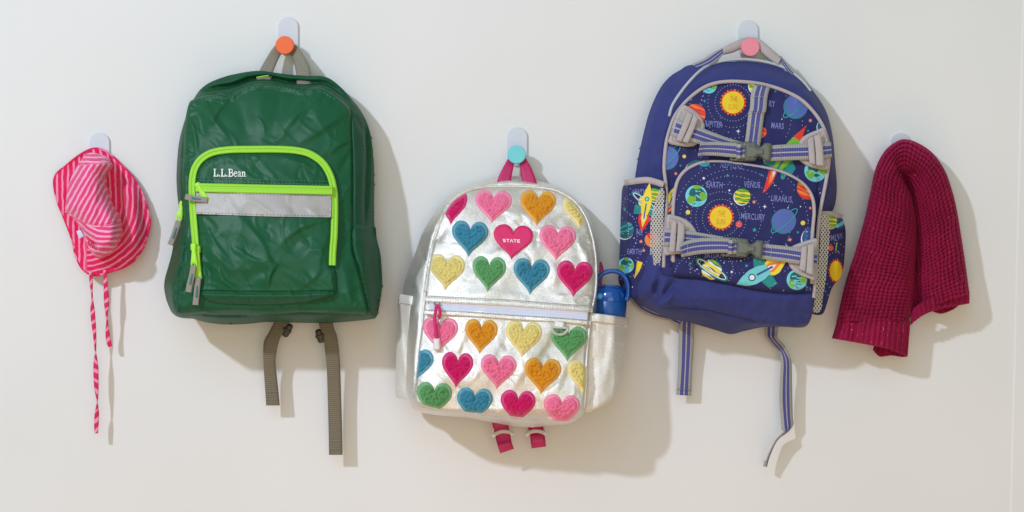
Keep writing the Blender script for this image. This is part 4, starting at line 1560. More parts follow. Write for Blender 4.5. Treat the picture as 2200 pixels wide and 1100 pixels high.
def p_sun(x, y, r, df, clip, words=True, rot=0, sq=1.0):
    p = Print(df, clip)
    n = 22
    for i in range(n):
        a = 360 / n * i + rot
        q = [(x + sq * (r * .97) * math.cos(R(a - 9.5)), y + (r * .97) * math.sin(R(a - 9.5))), (x + sq * r * 1.27 * math.cos(R(a)), y + r * 1.27 * math.sin(R(a))), (x + sq * r * .97 * math.cos(R(a + 9.5)), y + r * .97 * math.sin(R(a + 9.5)))]
        p.poly(q, 'orange' if i % 2 else 'red', 0, 6)
    p.disc(x, y, r * 1.05 * sq, 'red', 1, ry=r * 1.05)
    p.disc(x, y, r * .97 * sq, 'sun', 2, ry=r * .97)
    o = p.done('printed_sun')
    if words and o:
        m = MB()
        text_geo(m, 'THE', x + 1, y - r * .08, r * .50, df, .55 + 1.2, .50, 3, align='CENTER')
        text_geo(m, 'SUN', x - 1, y + r * .62, r * .50, df, .55 + 1.2, .56, 3, align='CENTER')
        m.build('sun_lettering', M_pr['txt'], o, smooth=False)


def p_earth(x, y, r, df, clip, rot=0):
    p = Print(df, clip)
    C = ell(x, y, r, n=28)
    p.disc(x, y, r, 'sky', 0)
    p.poly(ell(x + r * .1, y - r * .15, r * .78, r * .62, 20), 'dteal', 1, clip2=C)
    rs = random.Random(int(x * 7 + y))
    def blob(cx, cy, rr, c, lv):
        P = [(x + r * (cx + rr * (1 + .35 * rs.uniform(-1, 1)) * math.cos(R(a))), y + r * (cy + rr * (1 + .35 * rs.uniform(-1, 1)) * math.sin(R(a)))) for a in range(0, 360, 30)]
        p.poly(hull(P), c, lv, clip2=C)
    blob(-.45, .28, .36, 'green', 2)
    blob(.62, .05, .36, 'green', 2)
    blob(.1, -.85, .3, 'green', 2)
    for k in range(6):
        a, b = rs.uniform(-.6, .5), rs.uniform(-.6, .7)
        P = [(x + r * (a + .16 * j), y + r * (b + .12 * rs.uniform(-1, 1))) for j in range(4)]
        if all((q[0] - x) ** 2 + (q[1] - y) ** 2 < (r * .9) ** 2 for q in P):
            p.line(P, r * .13, 'sky', 3)
    for k in range(4):
        a, b = rs.uniform(-.7, .5), rs.uniform(-.5, .7)
        P = [(x + r * (a + .13 * j), y + r * (b + .14 * rs.uniform(-1, 1))) for j in range(3)]
        if all((q[0] - x) ** 2 + (q[1] - y) ** 2 < (r * .9) ** 2 for q in P):
            p.line(P, r * .06, 'dteal', 4)
    p.done('printed_planet', 'printed blue and green earth')


def p_striped(x, y, r, df, clip, base, stripes, rot, cres=None, ring=None, label=None):
    """banded planet: stripes = (centre, half width, colour)"""
    p = Print(df, clip)
    c, s_ = math.cos(R(rot)), math.sin(R(rot))
    tr = lambda a, b: (x + a * c - b * s_, y + a * s_ + b * c)
    if cres:
        p.disc(x - r * .07, y + r * .09, r * 1.03, cres, -1)
    C = ell(x, y, r, n=28)
    p.disc(x, y, r, base, 0)
    for q in stripes:
        t, hw, col = q
        top = [tr(a, r * (t - hw + .05 * math.sin(a / r * 4 + t * 9))) for a in np.linspace(-r * 1.1, r * 1.1, 9)]
        bot = [tr(a, r * (t + hw + .05 * math.sin(a / r * 5 + t * 5))) for a in np.linspace(r * 1.1, -r * 1.1, 9)]
        P = clip_convex(np.vstack([top, bot]), C)
        if P is not None:
            p.poly(P, col, 1)
    if ring:
        rx, ry, rr, col, w, col2 = ring
        E = ell(x, y, rx, ry, rr, 60)
        inside = ((E[:, 0] - x) ** 2 + (E[:, 1] - y) ** 2) < (r * .99) ** 2
        cc, ss = math.cos(R(rr)), math.sin(R(rr))
        front = (-(E[:, 0] - x) * ss + (E[:, 1] - y) * cc) > 0
        keep = (~inside) | front
        i = np.where(~keep)[0]
        st = (i[-1] + 1) if len(i) and not (0 in i and 59 in i) else 0
        seq = [(st + k) % 60 for k in range(60)]
        runs, cur = [], []
        for k in seq:
            if keep[k]:
                cur.append(E[k])
            elif cur:
                runs.append(cur)
                cur = []
        if cur:
            runs.append(cur)
        for rn in runs:
            if len(rn) > 2:
                p.line(A(rn), w, col, 2)
                if col2:
                    p.line(x * .0 + A(rn) * .92 + A((x, y)) * .08, w * .35, col2, 3)
    p.done('printed_planet', label)


def p_rocket(P0, P1, df, clip, cols, w):
    """P0 nose, P1 tail end of flame"""
    p = Print(df, clip)
    a, b = A(P0), A(P1)
    ax = (b - a)
    L = np.linalg.norm(ax)
    ax /= L
    nn = A((-ax[1], ax[0]))
    pt = lambda t, s: tuple(a + ax * t * L + nn * s * w)
    body, nose, fin, fl1, fl2, win = cols
    p.poly([pt(.42, -.4), pt(.5, -1.25), pt(.66, -1.25), pt(.64, -.35)], fin, 0)
    p.poly([pt(.42, .4), pt(.5, 1.25), pt(.66, 1.25), pt(.64, .35)], fin, 0)
    p.poly([pt(.6, -.4), pt(.68, -.62), pt(.78, -.6), pt(1, 0), pt(.78, .6), pt(.68, .62), pt(.6, .4)], fl1, 1)
    p.poly([pt(.62, -.25), pt(.7, -.36), pt(.9, 0), pt(.7, .36), pt(.62, .25)], fl2, 2)
    p.poly([pt(.62, -.12), pt(.68, -.18), pt(.8, 0), pt(.68, .18), pt(.62, .12)], 'white', 3)
    p.poly([pt(.2, -.4), pt(.34, -.56), pt(.5, -.54), pt(.64, -.36), pt(.64, .36), pt(.5, .54), pt(.34, .56), pt(.2, .4)], body, 4)
    p.poly([pt(0, 0), pt(.1, -.2), pt(.2, -.4), pt(.2, .4), pt(.1, .2)], nose, 4)
    c = pt(.33, 0)
    p.disc(c[0], c[1], w * .27, 'dteal', 5)
    p.disc(c[0], c[1], w * .19, win, 6)
    p.line([pt(.42, 0), pt(.72, 0)], w * .14, 'dblue', 5)
    p.done('printed_rocket')


def p_star(p, x, y, r, c, n=5, ri=.42):
    P = [(x + (r if k % 2 == 0 else r * ri) * math.sin(math.pi * k / n + .2), y - (r if k % 2 == 0 else r * ri) * math.cos(math.pi * k / n + .2)) for k in range(2 * n)]
    if p.clip is not None and not inpoly(A([x]), A([y]), p.clip)[0]:
        return
    P = A(P)
    V = W(P[:, 0], P[:, 1], A(p.df(P[:, 0], P[:, 1])) + .9)
    c0 = W(x, y, float(A(p.df(A([x]), A([y])))[0]) + 1.0)
    p.m.add(np.vstack([V, c0]), [(i, 2 * n, (i + 1) % (2 * n)) for i in range(2 * n)], None, pi[c])


kdf, pnl = v_pk, pdf
ST_YG = [(-.72, .10, 'green'), (-.42, .13, 'yel'), (-.12, .10, 'green'), (.14, .09, 'yel'), (.42, .12, 'green'), (.7, .1, 'yel')]
ST_RD = [(-.7, .09, 'orange'), (-.35, .07, 'red'), (-.05, .12, 'orange'), (.3, .07, 'orange'), (.6, .1, 'orange')]
ST_SA = [(-.75, .09, 'green'), (-.5, .08, 'white'), (-.25, .16, 'yel'), (.05, .06, 'white'), (.3, .2, 'yel'), (.62, .07, 'white'), (.82, .12, 'yel')]
# upper panel
p_sun(1575, 220, 24.5, pnl, HF_)
p_earth(1523, 184, 17, pnl, HF_)
p_striped(1626, 184, 17, pnl, HF_, 'dgreen', ST_YG, 25, 'white', label='printed yellow and green planet')
p_striped(1493, 246, 23, pnl, HF_, 'red', ST_RD, 20, label='printed red planet')
p_striped(1634, 284, 13, pnl, HF_, 'red', ST_RD, 20, label='printed red planet')
p_striped(1711, 227, 25.5, pnl, HF_, 'blue', [], 0, 'teal', (37, 9, -42, 'cyan', 2, None), label='printed blue ringed planet')
p_striped(1434, 338, 24, pnl, HF_, 'blue', [], 0, 'teal', (36, 9, -42, 'cyan', 2, None), label='printed blue ringed planet')
p_striped(1774, 272, 18, pnl, HF_, 'dteal', [(.2, .2, 'dblue')], 0, 'white', label='printed dark blue planet')
p_earth(1752, 367, 24, pnl, HF_)
p_rocket((1733, 269), (1632, 420), pnl, HF_, ('green', 'red', 'teal', 'red', 'orange', 'white'), 26)
p_striped(1497, 368, 24, pnl, HF_, 'dteal', [(-.1, .25, 'dblue')], -20, 'white', label='printed dark blue planet')
p_rocket((1452, 398), (1432, 460), pnl, HF_, ('yel', 'yel', 'teal', 'orange', 'red', 'white'), 16)
# pocket
p_sun(1549, 467, 24.5, kdf, HK_)
p_earth(1496, 421, 23.5, kdf, HK_)
p_striped(1595, 422, 17.5, kdf, HK_, 'dgreen', ST_YG, 8, 'white', label='printed yellow and green planet')
p_striped(1685, 474, 25.5, kdf, HK_, 'blue', [], 0, 'teal', (37, 9, -42, 'cyan', 2, None), label='printed blue ringed planet')
p_striped(1737, 404, 25, kdf, HK_, 'red', ST_RD, 25, label='printed red planet')
p_striped(1748, 512, 25, kdf, HK_, 'dblue', [(.45, .2, 'teal')], -20, 'white', label='printed dark blue planet')
p_striped(1529, 579, 22, kdf, HK_, 'dteal', ST_SA, 35, None, (39, 9, 34, 'teal', 5, 'white'), label='printed yellow banded planet with ring')
p_rocket((1578, 616), (1692, 556), kdf, HK_, ('sky', 'sky', 'teal', 'yel', 'orange', 'white'), 30)
p_earth(1712, 601, 22, kdf, HK_)
pr = Print(kdf, HK_)
pr.poly([(1656, 352), (1672, 362), (1668, 374), (1658, 396), (1644, 412), (1638, 415), (1646, 390)], 'red', 0)
pr.poly([(1658, 360), (1668, 368), (1662, 384), (1650, 398)], 'orange', 1)
pr.poly([(1660, 364), (1667, 370), (1660, 382)], 'white', 2)
pr.poly([(1678, 372), (1690, 376), (1684, 386), (1677, 384)], 'teal', 0)
pr.done('printed_rocket', 'printed rocket flame')
pr = Print(kdf, HK_)
pr.disc(1513, 352, 12, 'cyan', 0, ry=6)
pr.disc(1587.5, 482, 7, 'coral')
pr.disc(1478, 456, 5, 'yel')
pr.disc(1725, 479, 5, 'yel')
pr.poly([(1497, 597), (1504, 597.5), (1504, 599), (1497, 598.6)], 'white')
for x, y, r, c, n, ri in ((1620, 434, 4.5, 'peach', 5, .5), (1643, 444, 5, 'white', 4, .3), (1563, 377, 5, 'cyan', 4, .3), (1512, 383, 3.6, 'white', 5, .5), (1567, 409, 2.8, 'white', 5, .5), (1621, 494, 5.5, 'cyan', 5, .45), (1714, 499, 3.6, 'cyan', 5, .45), (1697, 515, 5, 'peach', 5, .5), (1741, 447, 4, 'peach', 5, .5), (1483, 566, 4.5, 'cyan', 4, .3), (1604, 571, 4.5, 'cyan', 5, .4), (1683, 624, 3.5, 'cyan', 5, .4), (1572, 584, 2.6, 'white', 6, .7), (1636, 376, 3.5, 'cyan', 4, .4)):
    p_star(pr, x, y, r, c, n, ri)
pr.done('printed_stars')
pr = Print(pnl, HF_)
pr.disc(1470, 336, 4, 'yel')
pr.disc(1748, 241, 4, 'yel')
for x, y, r, c, n, ri in ((1514, 217, 4.2, 'cyan', 4, .3), (1586, 282, 5, 'white', 4, .3), (1666, 196, 3.5, 'cyan', 4, .3), (1741, 259, 4.5, 'peach', 6, .5), (1484, 372, 4.5, 'peach', 6, .5), (1452, 373, 4, 'peach', 6, .5), (1462, 356, 3.5, 'cyan', 4, .3), (1736, 281, 4, 'cyan', 4, .3)):
    p_star(pr, x, y, r, c, n, ri)
pr.done('printed_stars')


def lettering(items, df, mat, clip=None):
    for s, x, y, h_, rot in items:
        m = MB()
        text_geo(m, s, x, y, h_, df, 2.6 if s == 'NEPTUNE' else 1.2, .60, rot, bold=.02, clip=clip)
        m.build('printed_word', mat, navy, smooth=False)


M_lav = M_pr['lav']
lettering([('JUPITER', 1513, 271, 12.5, 5), ('MARS', 1656, 275, 12.5, 5), ('RY', 1651, 229, 13, 3)], lambda x, y: pnl(x, y), M_lav, HF_)
lettering([('NEPTUNE', 1547, 360, 12.5, 4), ('EARTH', 1517, 402, 13, 4), ('VENUS', 1598, 402, 13, 3), ('URANUS,', 1656, 432, 13, 4), ('MERCURY', 1591, 470, 13, 4), ('SATURN', 1513, 554, 12.5, 0), ('MARS', 1629, 527, 10, 3), ('EA', 1731, 628, 12, 2)], lambda x, y: kdf(x, y), M_lav, V_K)

# dotted orbits
def dots(name, df, clip, arcs, scatter, avoid=()):
    m = MB()
    pts = []
    for cx, cy, rx, ry, n in arcs:
        for k in range(n):
            a = 2 * math.pi * k / n
            pts.append((cx + rx * math.cos(a), cy + ry * math.sin(a), .95))
    rs = random.Random(5)
    for k in range(scatter):
        q = clip[:, 0].min(), clip[:, 0].max(), clip[:, 1].min(), clip[:, 1].max()
        pts.append((rs.uniform(q[0], q[1]), rs.uniform(q[2], q[3]), rs.uniform(.6, 1.5)))
    P = A(pts)
    P = P[inpoly(P[:, 0], P[:, 1], clip)]
    for ax_, ay_, ar in avoid:
        P = P[(P[:, 0] - ax_) ** 2 + (P[:, 1] - ay_) ** 2 > ar ** 2]
    d = A(df(P[:, 0], P[:, 1])) + .8
    for (x, y, r), dd in zip(P, d):
        e = ell(x, y, r, n=6)
        m.add(W(e[:, 0], e[:, 1], dd), [tuple(range(6))], None, 0 if r < 1.2 else 1)
    m.build(name, [mat_plain('print_dot', (176, 180, 224), .7), M_pr['white']], navy, smooth=False, kind='stuff')


AV_T = [(1575, 220, 33), (1493, 246, 24), (1711, 227, 27), (1434, 338, 25), (1752, 367, 25), (1690, 320, 22), (1523, 184, 18)]
AV_K = [(1549, 467, 33), (1496, 421, 25), (1595, 422, 19), (1685, 474, 27), (1529, 579, 24), (1712, 601, 23), (1737, 404, 26), (1655, 585, 26), (1625, 600, 20)]
dots('orbit_dots', pnl, shrink(above, 7), [(1575, 221, 39, 39, 40), (1575, 221, 54, 53, 44), (1575, 225, 68, 72, 50), (1600, 250, 100, 96, 66), (1600, 260, 124, 120, 80)], 70, AV_T)
dots('orbit_dots', kdf, shrink(V_K, 7), [(1549, 468, 40, 40, 42), (1549, 468, 54, 56, 50), (1560, 468, 76, 72, 58), (1570, 470, 96, 92, 70), (1580, 475, 120, 112, 84), (1590, 480, 146, 136, 96), (1529, 579, 46, 40, 40), (1560, 590, 110, 60, 60)], 90, AV_K)

# ---------------- side pockets
def vl_df(x, y):
    x, y = A(x), A(y)
    return np.interp(x, [1328, 1338, 1350, 1380, 1400, 1432], [44, 62, 100, 128, 140, 152]) + 3.5 * fbm(x / 20, y / 60, 71, 2) + folds(x, y, [([(1352, 640), (1366, 600), (1374, 560)], 8, 6, 'f'), ([(1384, 600), (1394, 560), (1392, 500)], 8, -5), ([(1345, 420), (1350, 500), (1344, 580)], 9, 5), ([(1398, 610), (1400, 560), (1398, 480)], 4, -6)])


VPL = cr([(1340, 398), (1364, 395), (1392, 392), (1428, 402), (1430, 440), (1427, 511), (1419, 566), (1417, 602), (1410, 612), (1394, 604), (1384, 612), (1372, 634), (1356, 640), (1336, 618), (1329, 602), (1331, 560), (1333, 500), (1335, 440)], 4, True)
m = MB()
sheet(m, VPL, vl_df, 3.5, h=4, r=5, thick=8)
vpl = m.build('side_pocket', M_navyp, navy)
m = MB()
band(m, cr([(1341, 393), (1366, 389), (1390, 387), (1408, 391), (1426, 397)], 6), 14, lambda x, y: vl_df(x, y) + 3, [(-1, -3), (-.9, 1.5), (.9, 1.5), (1, -3)], step=3)
m.build('hem_tape', M_felt, vpl)
m = MB()
VML = cr([(1416, 408), (1427, 408), (1426, 450), (1425, 511), (1419, 562), (1414, 600), (1411, 606), (1406, 590), (1398, 560), (1397, 520), (1398, 475), (1406, 440)], 4, True)
sheet(m, VML, lambda x, y: vl_df(x, y) + 7.0, 3)
m.build('mesh_panel', M_net, vpl)
ldf = lambda x, y: vl_df(x, y) + 4
CL = hull(VPL)
p_striped(1384, 433, 13, ldf, CL, 'dteal', ST_SA, 35, None, (32, 6, 38, 'teal', 4, 'white'), label='printed banded planet with ring')
p_striped(1406, 419, 15, ldf, CL, 'dgreen', ST_YG, 10, 'white', label='printed yellow and green planet')
p_rocket((1396, 392), (1378, 500), ldf, CL, ('yel', 'yel', 'teal', 'red', 'yel', 'sky'), 19)
p_striped(1343, 494, 19, ldf, CL, 'dteal', [(-.4, .12, 'cyan'), (.1, .1, 'cyan')], -20, 'white', label='printed teal planet')
p_earth(1345, 570, 17, ldf, CL)
p_striped(1401, 515, 16, ldf, CL, 'orange', [(0, .3, 'red')], 60, label='printed orange planet')
pr = Print(ldf, CL)
pr.disc(1391, 471, 7, 'coral')
pr.poly([(1369, 560), (1381, 564), (1374, 582), (1362, 600), (1366, 580)], 'sun')
for x, y, r, c, n, ri in ((1377, 519, 4.5, 'peach', 5, .5), (1383, 538, 4, 'peach', 5, .5), (1342, 449, 4, 'cyan', 5, .4)):
    p_star(pr, x, y, r, c, n, ri)
pr.done('printed_stars')
lettering([('SATU', 1364, 417, 11, 0), ('NE', 1367, 505, 12.5, 0), ('EARTH', 1347, 546, 11.5, 0)], ldf, M_lav, VPL)
dots('orbit_dots', ldf, shrink(VPL, 4), [(1330, 500, 40, 50, 40), (1330, 500, 58, 76, 56), (1330, 500, 74, 100, 66), (1380, 440, 40, 30, 30)], 26, [(1343, 494, 20), (1384, 433, 14), (1345, 570, 18)])


def vr_df(x, y):
    x, y = A(x), A(y)
    return np.interp(x, [1744, 1760, 1784, 1800, 1820], [146, 136, 122, 104, 70]) + 3 * fbm(x / 18, y / 60, 77, 2) + folds(x, y, [([(1790, 480), (1794, 540), (1786, 610)], 6, -4), ([(1806, 490), (1806, 540), (1800, 580)], 6, 4)])


VPR = cr([(1762, 462), (1786, 462), (1806, 466), (1813, 478), (1817, 500), (1815, 545), (1810, 584), (1796, 606), (1786, 622), (1778, 648), (1768, 674), (1750, 676), (1745, 668), (1750, 630), (1758, 560), (1762, 500)], 4, True)
m = MB()
sheet(m, VPR, vr_df, 3.5, h=4, r=5, thick=8)
vpr = m.build('side_pocket', M_navyp, navy)
m = MB()
band(m, cr([(1764, 460), (1784, 460), (1798, 463), (1809, 468)], 6), 13, lambda x, y: vr_df(x, y) + 3, [(-1, -3), (-.9, 1.5), (.9, 1.5), (1, -3)], step=3)
m.build('hem_tape', M_felt, vpr)
m = MB()
VMR = cr([(1764, 466), (1782, 467), (1783, 500), (1779, 550), (1774, 600), (1767, 645), (1763, 668), (1752, 672), (1746, 664), (1750, 630), (1757, 580), (1762, 520)], 4, True)
sheet(m, VMR, lambda x, y: vr_df(x, y) + 8.5 + 4 * (1 - ((A(x) - np.interp(A(y), [466, 670], [1773, 1755])) / 10) ** 2).clip(0, 1), 2.6, thick=4)
m.build('mesh_panel', M_net, vpr)
rdf_ = lambda x, y: vr_df(x, y) + 4
CRr = hull(VPR)
p_striped(1785, 477, 14, rdf_, CRr, 'dgreen', ST_YG, 10, 'white', label='printed yellow and green planet')
p_striped(1804, 480, 12, rdf_, CRr, 'dblue', [(.2, .3, 'sky')], -30, label='printed blue planet')
p_sun(1796, 582, 22, rdf_, CRr, False, 5, .62)
pr = Print(rdf_, CRr)
pr.disc(1785, 533, 6, 'coral')
pr.poly([(1797, 520), (1799, 524), (1796, 542), (1794, 538)], 'green')
pr.done('printed_stars')
lettering([('ML', 1784, 517, 13, 0), ('RY', 1801, 515, 12, -20)], rdf_, M_lav, VPR)
dots('orbit_dots', rdf_, shrink(VPR, 4), [(1796, 582, 26, 40, 24), (1796, 582, 34, 60, 30)], 22, [(1796, 582, 18)])

# ---------------- webbing, anchors, buckles
def anchor(P, df, off, bandrows, name='strap_anchor'):
    m = MB()
    sheet(m, cr(P, 3, True), df, 3.5, h=4, r=3, thick=8, off=off)
    a = m.build(name, M_felt, navy)
    stitches('stitching', [cr(shrink(A(P), 9), 3, True)], df, M_gthr, a, off=off + 4.3, dash=3.6, gap=2.6, w=.9)
    for rows in bandrows:
        m = MB()
        rows = [(a_, b_, float(df(0, b_)) + off + 15, c_, e_, float(df(0, e_)) + off + 15) for a_, b_, _, c_, e_, _ in rows]
        ribbon(m, rows, 4, 3)
        m.build('loop_strip', M_felt, a)
    return a


up = lambda x, y: v_front(A(y)) + 18 + 0 * A(x)
lw = lambda x, y: v_front(A(y)) + 34 + 0 * A(x)
anchor([(1468, 226), (1482, 231), (1498, 243), (1510, 258), (1514, 274), (1511, 292), (1497, 310), (1480, 315), (1459, 313), (1437, 307), (1440, 291), (1447, 263), (1457, 240)], up, 3,
       [[(1477, 240, 141, 1489, 246, 141), (1466, 268, 144, 1478, 274, 144), (1452, 301, 146, 1464, 305, 146)], [(1490, 247, 142, 1500, 254, 142), (1479, 276, 146, 1490, 281, 146), (1466, 304, 146, 1478, 308, 146)]])
anchor([(1770, 275), (1754, 280), (1735, 288), (1720, 300), (1714, 322), (1717, 342), (1726, 351), (1740, 358), (1760, 363), (1780, 364), (1782, 340), (1782, 316), (1777, 294)], up, 3,
       [[(1735, 299, 146, 1747, 293, 146), (1737, 325, 149, 1750, 322, 149), (1739, 351, 148, 1752, 354, 148)], [(1749, 292, 146, 1763, 287, 146), (1752, 322, 149, 1768, 320, 149), (1754, 355, 148, 1770, 357, 148)]])
anchor([(1434, 462), (1449, 463), (1466, 468), (1481, 477), (1492, 490), (1498, 504), (1494, 526), (1482, 541), (1466, 545), (1446, 546), (1427, 547), (1428, 520), (1431, 490)], lw, 3,
       [[(1444, 474, 176, 1454, 475, 176), (1440, 510, 178, 1452, 510, 178), (1438, 541, 178, 1450, 541, 178)], [(1457, 475, 176, 1471, 483, 176), (1455, 510, 180, 1470, 511, 180), (1452, 540, 178, 1467, 540, 178)]])
anchor([(1756, 514), (1740, 515), (1716, 523), (1700, 531), (1692, 548), (1694, 567), (1702, 579), (1718, 591), (1735, 597), (1750, 601), (1752, 580), (1753, 545)], lw, 3,
       [[(1722, 531, 188, 1734, 527, 188), (1720, 556, 190, 1733, 556, 190), (1717, 578, 188, 1730, 584, 188)], [(1736, 526, 188, 1750, 524, 188), (1734, 556, 190, 1748, 556, 190), (1732, 586, 188, 1747, 592, 188)]])
# vertical strap
m = MB()
vs = lambda y, o: v_front(y) + o
ribbon(m, [(1619, 184, vs(184, 17), 1654, 188, vs(188, 17)), (1613, 204, vs(204, 20), 1649, 208, vs(208, 20)), (1611, 232, vs(232, 24), 1646, 236, vs(236, 24)), (1608, 242, vs(242, 19), 1642, 246, vs(246, 19)), (1605, 268, vs(268, 23), 1638, 273, vs(273, 23)), (1601, 300, vs(300, 23), 1634, 304, vs(304, 23)), (1598, 322, vs(322, 19), 1631, 325, vs(325, 19))], 4, 4)
m.build('daisy_strap', M_nweb, navy)
stitches('stitching', [[(1613, 206), (1648, 209)], [(1610, 240), (1643, 243)], [(1606, 269), (1637, 272)], [(1601, 300), (1634, 303)]], lambda x, y: v_front(y) + 24, M_nthr, navy, off=2.5, dash=2.6, gap=2.4, w=1.2)


def web(rows, name='webbing_strap'):
    m = MB()
    ribbon(m, rows, 4, 4)
    return m.build(name, M_nweb, navy)


def rel(rows, base, offs):
    return [(r[0], r[1], v_front(r[1]) + base + o, r[2], r[3], v_front(r[3]) + base + o) for r, o in zip(rows, offs)]


web(rel([(1452, 254, 1441, 292), (1468, 261, 1457, 297), (1494, 270, 1483, 304), (1530, 284, 1522, 315), (1562, 296, 1556, 322), (1596, 306, 1594, 336)], 27, (-6, 2, 2, 2, -2, -4)))
web(rel([(1505, 305, 1500, 336), (1520, 305, 1514, 334), (1545, 305, 1542, 335), (1576, 307, 1574, 338), (1606, 308, 1604, 340)], 38, (10, 5, 2, 0, -4)), 'strap_tail')
web(rel([(1640, 314, 1640, 347), (1680, 311, 1680, 345), (1736, 309, 1737, 343), (1766, 307, 1768, 341), (1784, 306, 1786, 338)], 30, (0, 0, 0, 0, -10)))
web(rel([(1428, 490, 1428, 530), (1456, 494, 1455, 527), (1490, 498, 1488, 528), (1520, 503, 1518, 530), (1560, 510, 1558, 538)], 46, (-6, 0, 1, 0, 0)))
web(rel([(1462, 523, 1465, 553), (1476, 517, 1478, 550), (1500, 512, 1501, 546), (1525, 511, 1525, 544), (1556, 512, 1555, 543), (1588, 514, 1586, 546)], 58, (16, 10, 5, 2, 0, -4)), 'strap_tail')
web(rel([(1632, 523, 1629, 555), (1660, 526, 1657, 559), (1690, 529, 1687, 563), (1722, 534, 1718, 568), (1745, 539, 1742, 572), (1756, 541, 1753, 574)], 46, (0, 0, 1, 1, -2, -8)))
stitches('stitching', [[(1678, 312), (1677, 345)], [(1515, 305), (1511, 334)]], lambda x, y: v_front(A(y)) + 33 + 7 * (A(x) < 1600), mat_plain('coral_thread', (214, 150, 130), .8), navy, off=1.5, dash=3, gap=2)
stitches('stitching', [[(1658, 528), (1655, 558)], [(1476, 518), (1478, 549)]], lambda x, y: v_front(A(y)) + 49 + 20 * (A(x) < 1600), M_nthr, navy, off=1, dash=3, gap=2)


def buckle(cx, cy, rot, d):
    """side-release buckle: ladder frame on the left, waisted body on the right"""
    c, s_ = math.cos(R(rot)), math.sin(R(rot))
    T = lambda P: A([(cx + p[0] * c - p[1] * s_, cy + p[0] * s_ + p[1] * c) for p in P])
    df = lambda x, y: A(x) * 0 + d
    m = MB()
    fr = T(rrect(-31, 0, 32, 42, 4))
    sheet(m, fr, df, 2.6, holes=[T(rrect(-37, 0, 7, 31, 1.5)), T(rrect(-23, 0, 7, 31, 1.5))], h=5, r=4, thick=9)
    b = m.build('buckle', M_buck, navy)
    m = MB()
    body = T([(-16, -21), (8, -20), (12, -12), (17, -10), (24, -15), (28, -20), (42, -19), (43, 0), (42, 19), (28, 20), (24, 15), (17, 10), (12, 12), (8, 20), (-16, 21)])
    sheet(m, body, df, 2.4, h=9, r=7, thick=10)
    m.build('buckle_body', M_buck, b)
    m = MB()
    sheet(m, T([(-12, -14), (6, -13), (14, -6), (26, -7), (27, 7), (14, 6), (6, 13), (-12, 14)]), df, 2.4, h=4, r=3, thick=3, off=8.5)
    m.build('release_tab', M_buck, b)
    m = MB()
    L_ = [T([(-30.5, -15)])[0], T([(-30.5, 15)])[0]]
    a1, a2 = T([(-35, -15.5)])[0], T([(-35, 15.5)])[0]
    b1, b2 = T([(-19, -15.5)])[0], T([(-19, 15.5)])[0]
    ribbon(m, [(*a1, d - 2, *a2, d - 2), (*T([(-30, -15.5)])[0], d + 8, *T([(-30, 15.5)])[0], d + 8), (*T([(-25, -15.5)])[0], d + 9, *T([(-25, 15.5)])[0], d + 9), (*b1, d - 2, *b2, d - 2)], 3, 4)
    m.build('threaded_strap', M_nweb, b)
    return b


buckle(1615, 326, 1.5, v_front(326) + 33)
buckle(1597, 533, 4.5, v_front(533) + 52)
# small ends of piping / webbing
m = MB()
tube(m, [(1446, 546, 186), (1447, 563, 184)], 4, step=4)
m.build('piping_end', M_pip, navy)
m = MB()
ribbon(m, [(1734, 596, 180, 1749, 598, 180), (1733, 608, 180, 1747, 610, 178)], 5, 2)
m.build('webbing_end', M_felt, navy)

# haul handle and shoulder straps
m = MB()
ribbon(m, [(1552, 103, 46, 1554, 117, 48), (1572, 93, 40, 1575, 112, 44), (1594, 83, 32, 1594, 104, 36), (1612, 80, 28, 1612, 96, 26), (1631, 84, 32, 1628, 106, 36), (1655, 104, 42, 1647, 123, 46), (1678, 126, 48, 1670, 140, 50)], 7, 6, bow=4)
m.build('haul_handle', M_felt, navy)
m = MB()
ribbon(m, [(1486, 138, 50, 1500, 152, 52), (1512, 126, 50, 1524, 142, 52), (1530, 114, 48, 1540, 132, 50), (1545, 106, 46, 1553, 118, 46), (1554, 102, 44, 1560, 112, 44)], 3, 4)
m.build('handle_webbing', M_nweb, navy)
m = MB()
ribbon(m, [(1668, 126, 48, 1678, 120, 48), (1680, 142, 50, 1688, 132, 50), (1690, 158, 52, 1702, 150, 52), (1706, 172, 54, 1720, 164, 54), (1722, 186, 54, 1734, 178, 54)], 3, 4)
m.build('handle_webbing', M_nweb, navy)
# strap tails
m = MB()
ribbon(m, [(1460, 676, 44, 1494, 676, 44), (1459, 700, 40, 1491, 700, 40), (1458, 740, 36, 1490, 742, 34), (1457, 790, 32, 1487, 790, 30), (1453, 848, 30, 1485, 850, 28)], 3, 4)
m.build('strap_tail', M_nweb, navy)
m = MB()
ribbon(m, [(1642, 690, 44, 1671, 690, 44), (1642, 712, 44, 1671, 714, 44), (1645, 724, 42, 1670, 726, 52), (1660, 742, 40, 1684, 742, 56), (1675, 758, 44, 1694, 760, 54), (1678, 785, 48, 1700, 776, 44), (1676, 820, 46, 1701, 815, 40), (1675, 860, 44, 1702, 860, 38), (1678, 900, 42, 1703, 898, 36), (1680, 922, 44, 1704, 912, 34), (1684, 928, 52, 1694, 926, 26), (1668, 944, 52, 1671, 944, 20), (1655, 968, 50, 1658, 968, 22), (1646, 990, 46, 1650, 990, 24), (1643, 1002, 44, 1647, 1003, 26)], 2.4, 4, n=6)
m.build('strap_tail', M_nweb, navy)
m = MB()
tube(m, [(1645, 990, 36), (1643, 1002, 36)], 3.6, step=4)
m.build('folded_end', M_felt, navy)
stitches('stitching', [[(1454, 836), (1486, 838)]], lambda x, y: A(x) * 0 + 34, M_gthr, navy, off=0, dash=3, gap=1.2, w=1.3)
m = MB()
